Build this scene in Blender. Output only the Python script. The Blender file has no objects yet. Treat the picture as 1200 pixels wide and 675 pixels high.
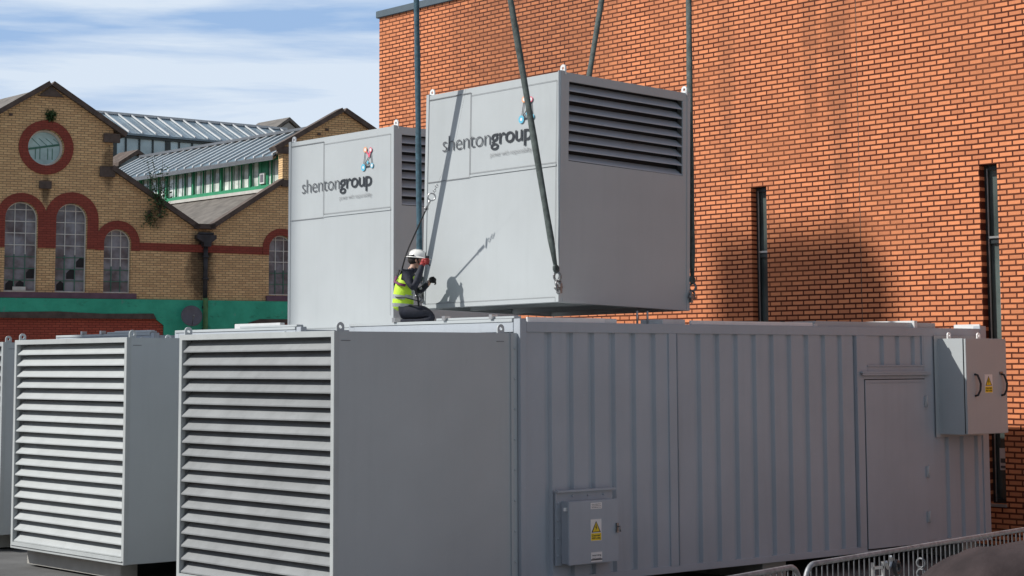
import bpy, bmesh, math, random
from math import sin, cos, pi, radians, sqrt, atan2
from mathutils import Vector, Matrix, Euler
from mathutils.geometry import tessellate_polygon
random.seed(7)
sc = bpy.context.scene
COL = sc.collection
V = Vector

# ------------------------------------------------------------------ camera
H = 2.5
F, PY, PITCH, ROLL, YAW = 2216.68, 207.88, 0.0984, 0.0039, 0.7037
c, s = cos(YAW), sin(YAW); cp, sp = cos(PITCH), sin(PITCH); cr, sr = cos(ROLL), sin(ROLL)
ex, fh, up = V((c, -s, 0)), V((s, c, 0)), V((0, 0, 1))
fw = fh*cp + up*sp; upp = -fh*sp + up*cp
R_ = cr*ex - sr*upp; U_ = sr*ex + cr*upp
cam = bpy.data.cameras.new('camera'); camo = bpy.data.objects.new('camera', cam); COL.objects.link(camo)
m = Matrix((R_, U_, -fw)).transposed().to_4x4(); m.translation = V((0, 0, H)); camo.matrix_world = m
cam.sensor_width = 36; cam.lens = F*36/1200; cam.shift_y = (PY-337.5)/1200; cam.clip_end = 2000; cam.clip_start = .1
sc.camera = camo

# ------------------------------------------------------------------ materials
def nt(m): m.use_nodes = True; return m.node_tree
class N:
    def __init__(s, m):
        s.m = m; s.t = nt(m); s.b = s.t.nodes['Principled BSDF'] if 'Principled BSDF' in s.t.nodes else None
    def n(s, typ, **kw):
        x = s.t.nodes.new(typ)
        for k, v in kw.items():
            if k == 'i':
                for a, b in v.items(): x.inputs[a].default_value = b
            else: setattr(x, k, v)
        return x
    def l(s, a, b): s.t.links.new(a, b)
    def noise(s, vec, scale, detail=4, rough=.55, map_scale=None):
        if map_scale:
            mp = s.n('ShaderNodeMapping', i={'Scale': map_scale}); s.l(vec, mp.inputs['Vector']); vec = mp.outputs[0]
        x = s.n('ShaderNodeTexNoise', i={'Scale': scale, 'Detail': detail, 'Roughness': rough}); s.l(vec, x.inputs['Vector'])
        return x.outputs['Fac']
    def ramp(s, fac, a, b, ca=(0,0,0,1), cb=(1,1,1,1)):
        x = s.n('ShaderNodeValToRGB'); e = x.color_ramp.elements
        e[0].position = a; e[0].color = ca; e[1].position = b; e[1].color = cb
        s.l(fac, x.inputs[0]); return x.outputs['Color']
    def mix(s, fac, A, B, mode='MIX'):
        x = s.n('ShaderNodeMix', data_type='RGBA', blend_type=mode)
        for sock, v in ((x.inputs[0], fac), (x.inputs[6], A), (x.inputs[7], B)):
            if hasattr(v, 'links') or isinstance(v, bpy.types.NodeSocket): s.l(v, sock)
            else: sock.default_value = v
        return x.outputs[2]
    def bump(s, h, strength, dist):
        x = s.n('ShaderNodeBump', i={'Strength': strength, 'Distance': dist}); s.l(h, x.inputs['Height']); s.l(x.outputs[0], s.b.inputs['Normal'])
    def obj(s): return s.n('ShaderNodeTexCoord').outputs['Object']
def c4(c): return (c[0], c[1], c[2], 1)
def srgb(r, g, b):
    f = lambda v: (v/255/12.92 if v/255 <= .04045 else ((v/255+.055)/1.055)**2.4)
    return (f(r), f(g), f(b))
def mat(name, col, rough=.6, metal=0, var=.12, nscale=3, bump=0, bscale=40, spec=.5, streak=0, scuff=0):
    m = bpy.data.materials.new(name); k = N(m); o = k.obj()
    n1 = k.noise(o, nscale, 5)
    f1 = k.ramp(n1, .3, .7)
    A = c4([x*(1-var) for x in col]); B = c4([min(1, x*(1+var)) for x in col])
    out = k.mix(f1, A, B)
    if streak:
        n2 = k.noise(o, 1, 6, .6, (9, 9, .7)); f2 = k.ramp(n2, .5, .8)
        x = k.n('ShaderNodeMath', operation='MULTIPLY', i={1: streak}); k.l(f2, x.inputs[0])
        out = k.mix(x.outputs[0], out, c4([y*.55 for y in col]))
    if scuff:
        n3 = k.noise(o, 7, 8, .75, (1, 1, 1.6)); f3 = k.ramp(n3, .66, .72)
        x = k.n('ShaderNodeMath', operation='MULTIPLY', i={1: scuff}); k.l(f3, x.inputs[0])
        out = k.mix(x.outputs[0], out, c4([min(.8, y*1.45) for y in col]))
        n4 = k.noise(o, 3.1, 9, .8); f4 = k.ramp(n4, .64, .74)
        x = k.n('ShaderNodeMath', operation='MULTIPLY', i={1: scuff*.6}); k.l(f4, x.inputs[0])
        out = k.mix(x.outputs[0], out, c4([y*.6*q for y, q in zip(col, (1, .93, .85))]))
    k.l(out, k.b.inputs['Base Color'])
    k.b.inputs['Roughness'].default_value = rough; k.b.inputs['Metallic'].default_value = metal
    k.b.inputs['Specular IOR Level'].default_value = spec
    if bump: k.bump(k.noise(o, bscale, 3), bump, .01)
    return m

M = {}
M['paint'] = mat('grey_powder_coat', (.445,.475,.485), .45, 0, .04, 1.2, .10, 3.5, .35, .08, .35)
M['paint_wall'] = mat('grey_container_paint', (.415,.45,.49), .65, 0, .05, 1.5, .16, 5, .2, .14, .35)
M['paint_dull'] = mat('grey_louvre_paint', (.43,.455,.455), .55, 0, .06, 2.5, .05, 12, .35, .15)
M['paint_shaded'] = mat('shaded_grey_louvre_paint', (.25,.262,.268), .6, 0, .14, 2.0, .08, 12, .3, .3)  # louvre paint darkened to stand in for soft shade on the near box
M['asphalt'] = mat('yard_asphalt', (.13,.13,.128), .9, 0, .25, 1.2, .4, 60, .2)
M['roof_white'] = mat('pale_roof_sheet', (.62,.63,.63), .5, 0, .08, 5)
M['seam'] = mat('panel_seam', (.16,.165,.175), .7, 0, .1, 9)
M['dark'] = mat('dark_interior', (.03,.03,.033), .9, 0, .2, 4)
M['galv'] = mat('galvanised_steel', (.5,.5,.5), .38, .8, .15, 22)
M['galvd'] = mat('weathered_galvanised_steel', (.30,.30,.31), .55, .6, .3, 22)
M['galvbar'] = mat('dull_barrier_bars', (.17,.175,.185), .6, .4, .3, 22)
M['steel'] = mat('worn_steel', (.25,.25,.25), .4, .8, .3, 30)
M['black'] = mat('black_rubber', (.02,.02,.022), .5, 0, .2, 20)
M['white'] = mat('white_plastic', (.78,.78,.77), .35, 0, .04, 10)
M['ink'] = mat('logo_dark_grey', (.02,.024,.03), .5, 0, .05, 10)
M['inkl'] = mat('logo_mid_grey', (.085,.09,.10), .5, 0, .05, 10)
M['inkp'] = mat('logo_pale_grey', (.24,.245,.25), .5, 0, .05, 10)
M['l_blue'] = mat('logo_light_blue', (.12,.48,.66), .5, 0, .05, 10)
M['l_orange'] = mat('logo_orange', (.85,.38,.18), .5, 0, .05, 10)
M['l_pink'] = mat('logo_pink', (.75,.12,.2), .5, 0, .05, 10)
M['yellow'] = mat('sign_yellow', (.85,.62,.02), .4, 0, .04, 10)
M['sling'] = mat('dark_green_sling', (.075,.095,.09), .8, 0, .45, 14, .6, 90)
M['slingb'] = mat('blue_green_sling', (.045,.10,.135), .8, 0, .4, 14, .6, 90)
M['coping'] = mat('dark_metal_coping', (.10,.13,.15), .45, .3, .1, 3)
M['frame'] = mat('dark_grey_window_frame', (.035,.045,.047), .35, .2, .15, 8)
M['frame_l'] = mat('lit_edge_trim', (.45,.46,.45), .3, .6, .1, 12)  # pale metal for sills and the painted frame highlight
M['stone'] = mat('blackened_stone', (.10,.075,.062), .85, 0, .35, 4, .5, 20)
M['slate'] = mat('felted_slate_roof', (.15,.135,.12), .8, 0, .3, 3, .4, 14)
M['ironw'] = mat('cream_window_bars', (.72,.74,.70), .6, 0, .12, 6)
M['irong'] = mat('green_window_bars', (.06,.20,.15), .6, 0, .2, 6)
M['pipe'] = mat('old_black_iron', (.04,.04,.045), .6, .2, .4, 5)
M['pipeg'] = mat('green_painted_iron', (.10,.22,.08), .6, 0, .3, 5)
M['dish'] = mat('grey_mesh_dish', (.13,.13,.15), .6, 0, .15, 5)
M['tarp'] = mat('brown_tarpaulin', (.040,.029,.029), .8, 0, .35, 4, .9, 9, .2)
M['gwood'] = mat('green_painted_timber', (.03,.27,.13), .5, 0, .15, 5)
M['flash'] = mat('pale_lead_flashing', (.55,.54,.5), .6, 0, .1, 5)
M['leaf'] = mat('weed_leaf', (.05,.10,.03), .6, 0, .4, 20)
M['stem'] = mat('woody_stem', (.07,.05,.03), .8, 0, .3, 20)
M['purple'] = mat('purple_painted_sill', (.14,.08,.11), .7, 0, .2, 4)
M['board'] = mat('timber_block', (.45,.42,.36), .8, 0, .15, 6)
M['concrete_b'] = mat('plinth_concrete', (.40,.39,.36), .85, 0, .12, 4, .3, 30)

def tri_brick(name, mode, c1, c2, mortar, bw=.225, rh=.075, ms=.009, patch=.25, dark_spots=None, bumpd=.006, extra=None, bias=0.0, vstreak=0):
    m = bpy.data.materials.new(name); k = N(m); o = k.obj()
    if mode == 'x': dirv = (0, 1, 0)
    elif mode == 'y': dirv = (1, 0, 0)
    else: dirv = mode
    d = k.n('ShaderNodeVectorMath', operation='DOT_PRODUCT', i={1: dirv}); k.l(o, d.inputs[0])
    sp_ = k.n('ShaderNodeSeparateXYZ'); k.l(o, sp_.inputs[0])
    # little wobble so courses are not ruler-straight
    nz = k.noise(o, 2.2, 2); w = k.n('ShaderNodeMath', operation='MULTIPLY_ADD', i={1: .010, 2: -.005}); k.l(nz, w.inputs[0])
    zz = k.n('ShaderNodeMath', operation='ADD'); k.l(sp_.outputs[2], zz.inputs[0]); k.l(w.outputs[0], zz.inputs[1])
    cmb = k.n('ShaderNodeCombineXYZ'); k.l(d.outputs['Value'], cmb.inputs[0]); k.l(zz.outputs[0], cmb.inputs[1])
    b = k.n('ShaderNodeTexBrick', offset=.5, i={'Color1': c4(c1), 'Color2': c4(c2), 'Mortar': c4(mortar), 'Scale': 1.0, 'Mortar Size': ms, 'Mortar Smooth': .25, 'Bias': bias, 'Brick Width': bw, 'Row Height': rh})
    k.l(cmb.outputs[0], b.inputs['Vector'])
    col = b.outputs['Color']
    n0 = k.noise(o, 30, 4); col = k.mix(.25, col, k.ramp(n0, .25, .75, (.45,.45,.45,1), (1,1,1,1)), 'MULTIPLY')
    n1 = k.noise(o, .55, 5, .6, (1, 1, 1.8)); f = k.ramp(n1, .48, .72)
    x = k.n('ShaderNodeMath', operation='MULTIPLY', i={1: patch}); k.l(f, x.inputs[0])
    col = k.mix(x.outputs[0], col, c4([v*.45 for v in c1]))
    if vstreak:   # dark streaks that run down the wall
        nv = k.noise(o, .8, 5, .6, (1, 1, .10)); fv_ = k.ramp(nv, .52, .72)
        x = k.n('ShaderNodeMath', operation='MULTIPLY', i={1: vstreak}); k.l(fv_, x.inputs[0])
        col = k.mix(x.outputs[0], col, c4([v*.42 for v in c1]))
    if dark_spots:
        for (gu, gz, su, sz, amt) in dark_spots:
            # dark patch with a ragged edge; soot where it rings the factory pipe
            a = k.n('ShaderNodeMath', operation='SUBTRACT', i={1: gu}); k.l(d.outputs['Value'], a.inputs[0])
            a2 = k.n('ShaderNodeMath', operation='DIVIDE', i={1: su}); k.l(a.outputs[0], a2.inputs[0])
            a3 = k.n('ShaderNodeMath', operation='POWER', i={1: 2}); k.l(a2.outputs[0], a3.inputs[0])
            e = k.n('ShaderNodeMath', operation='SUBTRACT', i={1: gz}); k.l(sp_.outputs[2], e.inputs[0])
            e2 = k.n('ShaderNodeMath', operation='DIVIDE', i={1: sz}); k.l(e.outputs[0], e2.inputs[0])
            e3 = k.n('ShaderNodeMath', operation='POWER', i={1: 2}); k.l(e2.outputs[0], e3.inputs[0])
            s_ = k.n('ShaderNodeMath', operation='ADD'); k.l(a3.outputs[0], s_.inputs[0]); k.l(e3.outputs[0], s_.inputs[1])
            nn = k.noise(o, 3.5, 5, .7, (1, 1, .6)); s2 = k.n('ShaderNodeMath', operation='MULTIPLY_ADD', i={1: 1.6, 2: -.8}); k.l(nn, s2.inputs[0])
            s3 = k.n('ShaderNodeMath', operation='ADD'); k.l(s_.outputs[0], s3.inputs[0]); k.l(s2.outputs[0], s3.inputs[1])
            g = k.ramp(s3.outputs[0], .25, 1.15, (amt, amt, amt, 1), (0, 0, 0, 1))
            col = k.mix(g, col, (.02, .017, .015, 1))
    if extra: col = extra(k, col, d.outputs['Value'], sp_.outputs[2], o)
    k.l(col, k.b.inputs['Base Color']); k.b.inputs['Roughness'].default_value = .85; k.b.inputs['Specular IOR Level'].default_value = .25
    bp = k.n('ShaderNodeBump', i={'Strength': .7, 'Distance': bumpd}); bp.invert = True
    k.l(b.outputs['Fac'], bp.inputs['Height']); k.l(bp.outputs[0], k.b.inputs['Normal'])
    return m

def glass_mat(name, tint, rough=.04, refl=.6, var=0.3, nscale=1.5):
    m = bpy.data.materials.new(name); k = N(m); o = k.obj()
    n = k.ramp(k.noise(o, nscale, 3), .35, .65)
    col = k.mix(n, c4([v*(1-var) for v in tint]), c4([min(1, v*(1+var)) for v in tint])); k.l(col, k.b.inputs['Base Color'])
    k.b.inputs['Roughness'].default_value = rough; k.b.inputs['Specular IOR Level'].default_value = refl
    k.b.inputs['Coat Weight'].default_value = .25; k.b.inputs['Coat Roughness'].default_value = .03
    k.bump(k.noise(o, .9, 2), .12, .02)
    return m
M['glass_dark'] = glass_mat('dark_window_glass', (.085,.11,.105), .08, .8)
M['glass_old'] = glass_mat('dusty_old_window_glass', (.20,.235,.27), .15, .6, .5, 1.9)
M['glass_pale'] = glass_mat('pale_clerestory_glass', (.62,.68,.62), .15, .8, .5, 1.6)
M['glass_roof'] = glass_mat('blue_grey_roof_glazing', (.17,.24,.29), .35, .5, .25, .8)
M['glass_band'] = glass_mat('blue_clerestory_glass', (.40,.53,.58), .12, .8, .35, .8)
M['glass_round'] = glass_mat('teal_round_window_glass', (.36,.55,.55), .08, .9, .2, 2)

A13 = radians(-13.6)
fu, fv = V((cos(A13), sin(A13), 0)), V((-sin(A13), cos(A13), 0))
F0 = V((26.737, 53.38, 0))
FU0 = F0.dot(fu)
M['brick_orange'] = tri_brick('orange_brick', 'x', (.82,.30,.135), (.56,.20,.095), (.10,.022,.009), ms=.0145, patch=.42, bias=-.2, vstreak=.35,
    dark_spots=[(18.35, 7.4, .30, 3.2, .24), (18.9, 8.0, .22, 2.6, .22), (20.65, 7.2, .22, 2.4, .18), (25.5, 8.4, 2.6, 2.2, .30), (16.4, 9.0, .6, 1.3, .25)])  # dark bands and patches high on the wall
M['brick_far'] = tri_brick('buff_brick', tuple(fu), (.90,.62,.32), (.70,.45,.23), (.31,.21,.125), ms=.010, patch=.18,
    dark_spots=[(FU0+4.85, 6.3, .35, .55, .95), (FU0+4.75, 5.6, .55, 1.3, .75), (FU0-.2, 7.9, .16, .55, .7), (FU0+1.75, 8.7, .25, .8, .6), (FU0+3.3, 7.2, .4, .5, .5)], bumpd=.01)
M['brick_red'] = tri_brick('dark_red_painted_brick', tuple(fu), (.36,.085,.06), (.29,.07,.05), (.17,.045,.034), ms=.007, patch=.3)
M['brick_door'] = tri_brick('dark_red_brick_infill', tuple(fu), (.52,.12,.075), (.42,.09,.06), (.16,.05,.035), ms=.009, patch=.5)
def green_extra():
    m = bpy.data.materials.new('green_painted_render'); k = N(m); o = k.obj()
    col = k.mix(k.ramp(k.noise(o, 1.6, 6, .65), .35, .65), (.03,.38,.24,1), (.05,.50,.32,1))
    col = k.mix(k.ramp(k.noise(o, 5, 6, .7, (1,1,.5)), .62, .74), col, (.16,.32,.27,1))
    col = k.mix(k.ramp(k.noise(o, 2.3, 6, .7, (1,1,2)), .58, .8), col, (.02,.035,.03,1))
    k.l(col, k.b.inputs['Base Color']); k.b.inputs['Roughness'].default_value = .7
    k.bump(k.noise(o, 6, 5), .4, .03); return m
M['green'] = green_extra()
def ground_mat():
    m = bpy.data.materials.new('yard_concrete'); k = N(m); o = k.obj()
    col = k.mix(k.ramp(k.noise(o, .35, 6, .6), .35, .65), (.19,.187,.175,1), (.28,.275,.26,1))
    col = k.mix(k.ramp(k.noise(o, 25, 4), .3, .8), col, (.16,.155,.145,1)); k.l(col, k.b.inputs['Base Color'])
    k.b.inputs['Roughness'].default_value = .9; k.bump(k.noise(o, 60, 3), .4, .01); return m
M['ground'] = ground_mat()

# ------------------------------------------------------------------ mesh builder
class MB:
    def __init__(s): s.v = []; s.f = []; s.mi = []; s.sm = []
    def add(s, vs, fs, mi=0, smooth=False):
        b = len(s.v); s.v += [tuple(x) for x in vs]
        for f in fs: s.f.append([b+i for i in f]); s.mi.append(mi); s.sm.append(smooth)
        return s
    def box(s, a, b, mi=0):
        x0, y0, z0 = [min(p, q) for p, q in zip(a, b)]; x1, y1, z1 = [max(p, q) for p, q in zip(a, b)]
        return s.add([(x0,y0,z0),(x1,y0,z0),(x1,y1,z0),(x0,y1,z0),(x0,y0,z1),(x1,y0,z1),(x1,y1,z1),(x0,y1,z1)],
              [(0,3,2,1),(4,5,6,7),(0,1,5,4),(1,2,6,5),(2,3,7,6),(3,0,4,7)], mi)
    def prism(s, poly, fn, d0, d1, mi=0):
        """poly: 2D points; fn(u, w, d) -> 3D"""
        n = len(poly); vs = [fn(u, w, d0) for u, w in poly] + [fn(u, w, d1) for u, w in poly]
        tris = tessellate_polygon([[V((u, w, 0)) for u, w in poly]])
        fs = [tuple(t) for t in tris] + [tuple(n+i for i in reversed(t)) for t in tris]
        fs += [(i, (i+1) % n, n+(i+1) % n, n+i) for i in range(n)]
        return s.add(vs, fs, mi)
    def holed(s, outer, holes, fn, d0, d1, mi=0):
        loops = [outer]+holes; pts = [p for l in loops for p in l]; n = len(pts)
        tris = tessellate_polygon([[V((u, w, 0)) for u, w in l] for l in loops])
        vs = [fn(u, w, d0) for u, w in pts] + [fn(u, w, d1) for u, w in pts]
        fs = [tuple(t) for t in tris] + [tuple(n+i for i in reversed(t)) for t in tris]
        b = 0
        for l in loops:
            k = len(l); fs += [(b+i, b+(i+1) % k, n+b+(i+1) % k, n+b+i) for i in range(k)]; b += k
        return s.add(vs, fs, mi)
    def tube(s, pts, r, seg=8, mi=0, caps=True, flat=None):
        pts = [V(p) for p in pts]; n = len(pts); rs = r if isinstance(r, (list, tuple)) else [r]*n
        vs = []; t0 = (pts[1]-pts[0]).normalized(); ref = V((0,0,1)) if abs(t0.z) < .9 else V((1,0,0))
        a = t0.cross(ref).normalized()
        for i, p in enumerate(pts):
            t = ((pts[min(i+1, n-1)]-pts[max(i-1, 0)])).normalized(); a = (a - t*a.dot(t)).normalized(); b = t.cross(a)
            for j in range(seg):
                th = 2*pi*j/seg; vs.append(p + (a*cos(th) + b*sin(th)*(flat or 1))*rs[i])
        fs = [(i*seg+j, i*seg+(j+1) % seg, (i+1)*seg+(j+1) % seg, (i+1)*seg+j) for i in range(n-1) for j in range(seg)]
        s.add(vs, fs, mi, True)
        if caps: s.add(vs[:seg], [tuple(range(seg))[::-1]], mi); s.add(vs[-seg:], [tuple(range(seg))], mi)
        return s
    def ring(s, c, n, r, t, seg=16, ts=6, mi=0, a0=0, a1=2*pi):
        n = V(n).normalized(); a = n.orthogonal().normalized(); b = n.cross(a); c = V(c)
        k = seg; pts = [c + (a*cos(a0+(a1-a0)*i/k) + b*sin(a0+(a1-a0)*i/k))*r for i in range(k+1)]
        return s.tube(pts, t, ts, mi)
    def ball(s, c, r, mi=0, seg=10, rings=7, sc_=(1,1,1)):
        vs = []; c = V(c)
        for i in range(rings+1):
            ph = pi*i/rings
            for j in range(seg): th = 2*pi*j/seg; vs.append(c+V((sin(ph)*cos(th)*r*sc_[0], sin(ph)*sin(th)*r*sc_[1], cos(ph)*r*sc_[2])))
        fs = [(i*seg+j, (i+1)*seg+j, (i+1)*seg+(j+1) % seg, i*seg+(j+1) % seg) for i in range(rings) for j in range(seg)]
        return s.add(vs, fs, mi, True)
    def build(s, name, mats, parent=None, bevel=0, label=None):
        me = bpy.data.meshes.new(name); me.from_pydata(s.v, [], s.f)
        for mm in (mats if isinstance(mats, (list, tuple)) else [mats]): me.materials.append(mm if not isinstance(mm, str) else M[mm])
        for p, mi, sm in zip(me.polygons, s.mi, s.sm): p.material_index = mi; p.use_smooth = sm
        bm = bmesh.new(); bm.from_mesh(me); bmesh.ops.remove_doubles(bm, verts=bm.verts, dist=1e-6)
        bmesh.ops.recalc_face_normals(bm, faces=bm.faces)
        if bevel:
            ed = [e for e in bm.edges if len(e.link_faces) == 2 and e.calc_face_angle(0) > .7]
            bmesh.ops.bevel(bm, geom=ed, offset=bevel, segments=2, affect='EDGES', clamp_overlap=True)
        bm.to_mesh(me); bm.free()
        o = bpy.data.objects.new(name, me); COL.objects.link(o)
        if parent: o.parent = parent; o.matrix_parent_inverse = parent.get('_w') and Matrix.Identity(4) or Matrix.Translation(-parent.location)
        if label: o['label'] = label
        return o
LOCAL = set()
def tag(o, label, cat, group=None, kind=None):
    if label: o['label'] = label
    if cat: o['category'] = cat
    if group: o['group'] = group
    if kind: o['kind'] = kind
    return o
def empty(name, loc, label, cat, group=None):
    o = bpy.data.objects.new(name, None); COL.objects.link(o); o.location = loc; o.empty_display_size = .3
    return tag(o, label, cat, group)
SPLIT = {'window_lights','sill','string_course','support_beam','kneeler_stone','plinth','broken_pane','mossy_lintel','pipe_collar','seam_mark','end_wall','transom','hatch_trim','hinge','roof_flashing','upper_wall','feed_arm','crane_rope','foot','coping','bricked_up_opening','notice_'}
def components(mb):
    key = lambda p: (round(p[0], 5), round(p[1], 5), round(p[2], 5)); par = {}
    def find(a):
        while par[a] != a: par[a] = par[par[a]]; a = par[a]
        return a
    for f in mb.f:
        ks = [key(mb.v[i]) for i in f]
        for k in ks: par.setdefault(k, k)
        for k in ks[1:]: par[find(ks[0])] = find(k)
    out = {}
    for f, mi, sm in zip(mb.f, mb.mi, mb.sm): out.setdefault(find(key(mb.v[f[0]])), []).append((f, mi, sm))
    res = []
    for fl in out.values():
        m_ = MB(); mp_ = {}
        for f, mi, sm in fl:
            ff = []
            for i in f:
                if i not in mp_: mp_[i] = len(m_.v); m_.v.append(mb.v[i])
                ff.append(mp_[i])
            m_.f.append(ff); m_.mi.append(mi); m_.sm.append(sm)
        res.append(m_)
    return res
def part(mb, name, mats, root, bevel=0, label=None, local=False):
    if name in SPLIT:
        cs = components(mb)
        if 1 < len(cs) < 60: return [part_one(c_, name, mats, root, bevel, label, local) for c_ in cs][0]
    return part_one(mb, name, mats, root, bevel, label, local)
def part_one(mb, name, mats, root, bevel=0, label=None, local=False):
    """world-coordinate mesh under a translated empty, or local-coordinate mesh (local=True)"""
    o = mb.build(name, mats, None, bevel, label); o.parent = root
    if not local:
        t = V((0, 0, 0)); r = root
        o.matrix_parent_inverse = Matrix.Translation(-V(root.location)) if root.type == 'EMPTY' else Matrix.Identity(4)
    return o
def from_text(body, size, width, origin, xdir, ydir, bold=0.0, extr=.001, mi=0):
    """text as flat mesh data returned as (verts, faces), fitted to width"""
    cu = bpy.data.curves.new('t', 'FONT'); cu.body = body; cu.size = 1; cu.offset = bold; cu.extrude = 0; cu.resolution_u = 3
    cu.space_character = .93
    o = bpy.data.objects.new('t', cu); COL.objects.link(o)
    dg = bpy.context.evaluated_depsgraph_get(); dg.update()
    me = bpy.data.meshes.new_from_object(o.evaluated_get(dg)); bpy.data.objects.remove(o); bpy.data.curves.remove(cu)
    xs = [v.co.x for v in me.vertices]; x0, x1 = min(xs), max(xs)
    sx = width/(x1-x0); xd, yd = V(xdir), V(ydir); O = V(origin)
    vs = [O + xd*(v.co.x-x0)*sx + yd*v.co.y*size for v in me.vertices]
    fs = [tuple(p.vertices) for p in me.polygons]; bpy.data.meshes.remove(me)
    return vs, fs

# ------------------------------------------------------------------ ground
g = MB().add([(-400,-400,0),(500,-400,0),(500,500,0),(-400,500,0)], [(0,1,2,3)]); tag(g.build('ground', 'ground'), None, None, kind='structure')
sl = MB().add([(8,13,.004),(22,13,.004),(22,30,.004),(8,30,.004)], [(0,1,2,3)]); tag(sl.build('asphalt_yard', 'asphalt'), None, None, kind='structure')

# ------------------------------------------------------------------ orange brick building
XW = 22.04
bld = empty('brick_building', (XW, 20, 0), 'tall windowed orange brick building behind the grey containers', 'building')
yz = lambda u, w, d: (XW+d, u, w)
wins = [(19.841, 20.165, .57, 5.25), (15.566, 15.862, .57, 5.25)]
outer = [(4, 0), (30.03, 0), (30.03, 9.36), (4, 9.36)]
wall = MB().holed(outer, [[(a, z0), (b, z0), (b, z1), (a, z1)] for a, b, z0, z1 in wins], yz, 0, .3)
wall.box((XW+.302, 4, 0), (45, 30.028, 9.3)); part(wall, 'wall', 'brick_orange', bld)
part(MB().box((XW-.05, 3.95, 9.36), (45.1, 30.09, 9.50)), 'coping', 'coping', bld, .01)
part(MB().box((XW-.002, 17.988, 0), (XW+.001, 17.996, 9.36)), 'expansion_joint', 'stone', bld)
for a, b, z0, z1 in wins:
    fr = MB().box((XW+.12, a, z0), (XW+.19, a+.035, z1)).box((XW+.12, b-.05, z0), (XW+.19, b, z1)).box((XW+.12, a+.035, z1-.07), (XW+.19, b-.05, z1)).box((XW+.12, a+.035, z0), (XW+.19, b-.05, z0+.06))
    w = part(fr, 'window', 'frame', bld)
    part(MB().box((XW+.165, a+.035, z0+.06), (XW+.175, b-.05, z1-.07)), 'pane', 'glass_dark', w)
    part(MB().box((XW+.10, b-.062, z0+.02), (XW+.119, b-.05, z1-.05)).box((XW+.10, a+.035, 4.22), (XW+.119, b-.062, 4.25)), 'lit_edge_trim', 'frame_l', w)  # pale strips draw the highlight on the frame's lit edge
    part(MB().box((XW+.125, a+.035, 4.15), (XW+.164, b-.05, 4.219)).box((XW+.125, a+.035, 2.0), (XW+.164, b-.05, 2.07)), 'transom', 'frame', w)
    part(MB().box((XW-.03, a-.01, z0-.04), (XW+.119, b+.01, z0-.002)), 'sill', 'frame_l', w)
    if a < 17:
        part(MB().box((XW+.14, a+.08, 3.1), (XW+.15, a+.1, 4.0)), 'blind_rod', 'white', w)
        part(MB().box((XW+.155, a+.06, 1.02), (XW+.163, a+.20, 1.32)).box((XW+.150, a+.075, 1.12), (XW+.1545, a+.185, 1.18), 1).box((XW+.150, a+.075, 1.05), (XW+.1545, a+.185, 1.08), 1), 'notice', ['white', 'coping'], w)

# added chimney out of frame to the left of the yard: its shade falls on the orange wall
tw = empty('brick_blocker', (-5.46, 37.05, 0), 'broad brick chimney stack added out of view to shade the orange wall', 'blocker')
part(MB().box((-5.92, 35.55, 0), (-5.0, 38.58, 31.45)), 'slab', 'brick_orange', tw)
part(MB().box((-5.95, 35.52, 31.453), (-4.97, 38.61, 31.55)), 'cap', 'coping', tw)

# long works building out of frame on the sunny side of the yard (added to darken the left horizon)
wb = empty('horizon_blocker', (-33, 10, 0), 'long plain works building added out of view to darken the left horizon', 'building')
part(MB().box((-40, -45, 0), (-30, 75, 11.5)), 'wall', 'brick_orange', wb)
part(MB().box((-40.2, -45.2, 11.503), (-29.8, 75.2, 11.8)), 'roof', 'coping', wb)
wn = MB()
for k in range(22):
    y_ = -40+k*5.2; wn.box((-29.998, y_, 1.2), (-29.9, y_+2.6, 3.8)).box((-29.998, y_, 6.0), (-29.9, y_+2.6, 8.8))
part(wn, 'window_lights', 'glass_dark', wb)

# ------------------------------------------------------------------ far buff brick factory
fac = empty('brick_factory', F0, 'buff brick factory with twin gables and red arched windows', 'building')
def fp(u, w, d): return F0 + fu*u + fv*d + V((0, 0, w))
def arc(cu, cz, r, a0, a1, n): return [(cu+r*cos(a0+(a1-a0)*i/n), cz+r*sin(a0+(a1-a0)*i/n)) for i in range(n+1)]
def arch(cu, half, z0, ztop, n=14):
    zs = ztop-half; return [(cu-half, z0), (cu+half, z0)] + arc(cu, zs, half, 0, pi, n)
arches = [(-2.45,.43,4.75,6.74,.70,6.08), (-.92,.50,4.75,7.50,.77,6.10), (.615,.485,4.75,7.50,.83,6.10), (2.06,.43,4.75,6.74,.70,6.08), (7.45,.42,4.75,6.69,.64,6.05), (9.2,.48,4.75,7.40,.78,6.08), (10.9,.48,4.75,7.40,.78,6.08)]
gab = [(-16,0),(16,0),(16,6.8),(14.4,6.7),(11.75,8.35),(11.75,9.62),(9.57,10.86),(7.47,9.62),(7.47,8.40),(5.15,6.87),(4.53,6.87),(1.87,8.57),(1.87,9.86),(-.11,11.14),(-2.1,9.86),(-2.1,8.57),(-4.76,6.87),(-5.4,6.87),(-8.1,8.57),(-8.1,9.86),(-10.1,11.14),(-12.1,9.86),(-12.1,8.5),(-16,6.5)]
circ = arc(-.22, 9.20, .56, 0, 2*pi*31/32, 31)
holes = [arch(a, h, z0, z1) for a, h, z0, z1, ro, lz in arches] + [circ]
part(MB().holed(gab, holes, fp, 0, .40), 'wall', 'brick_far', fac)
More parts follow.
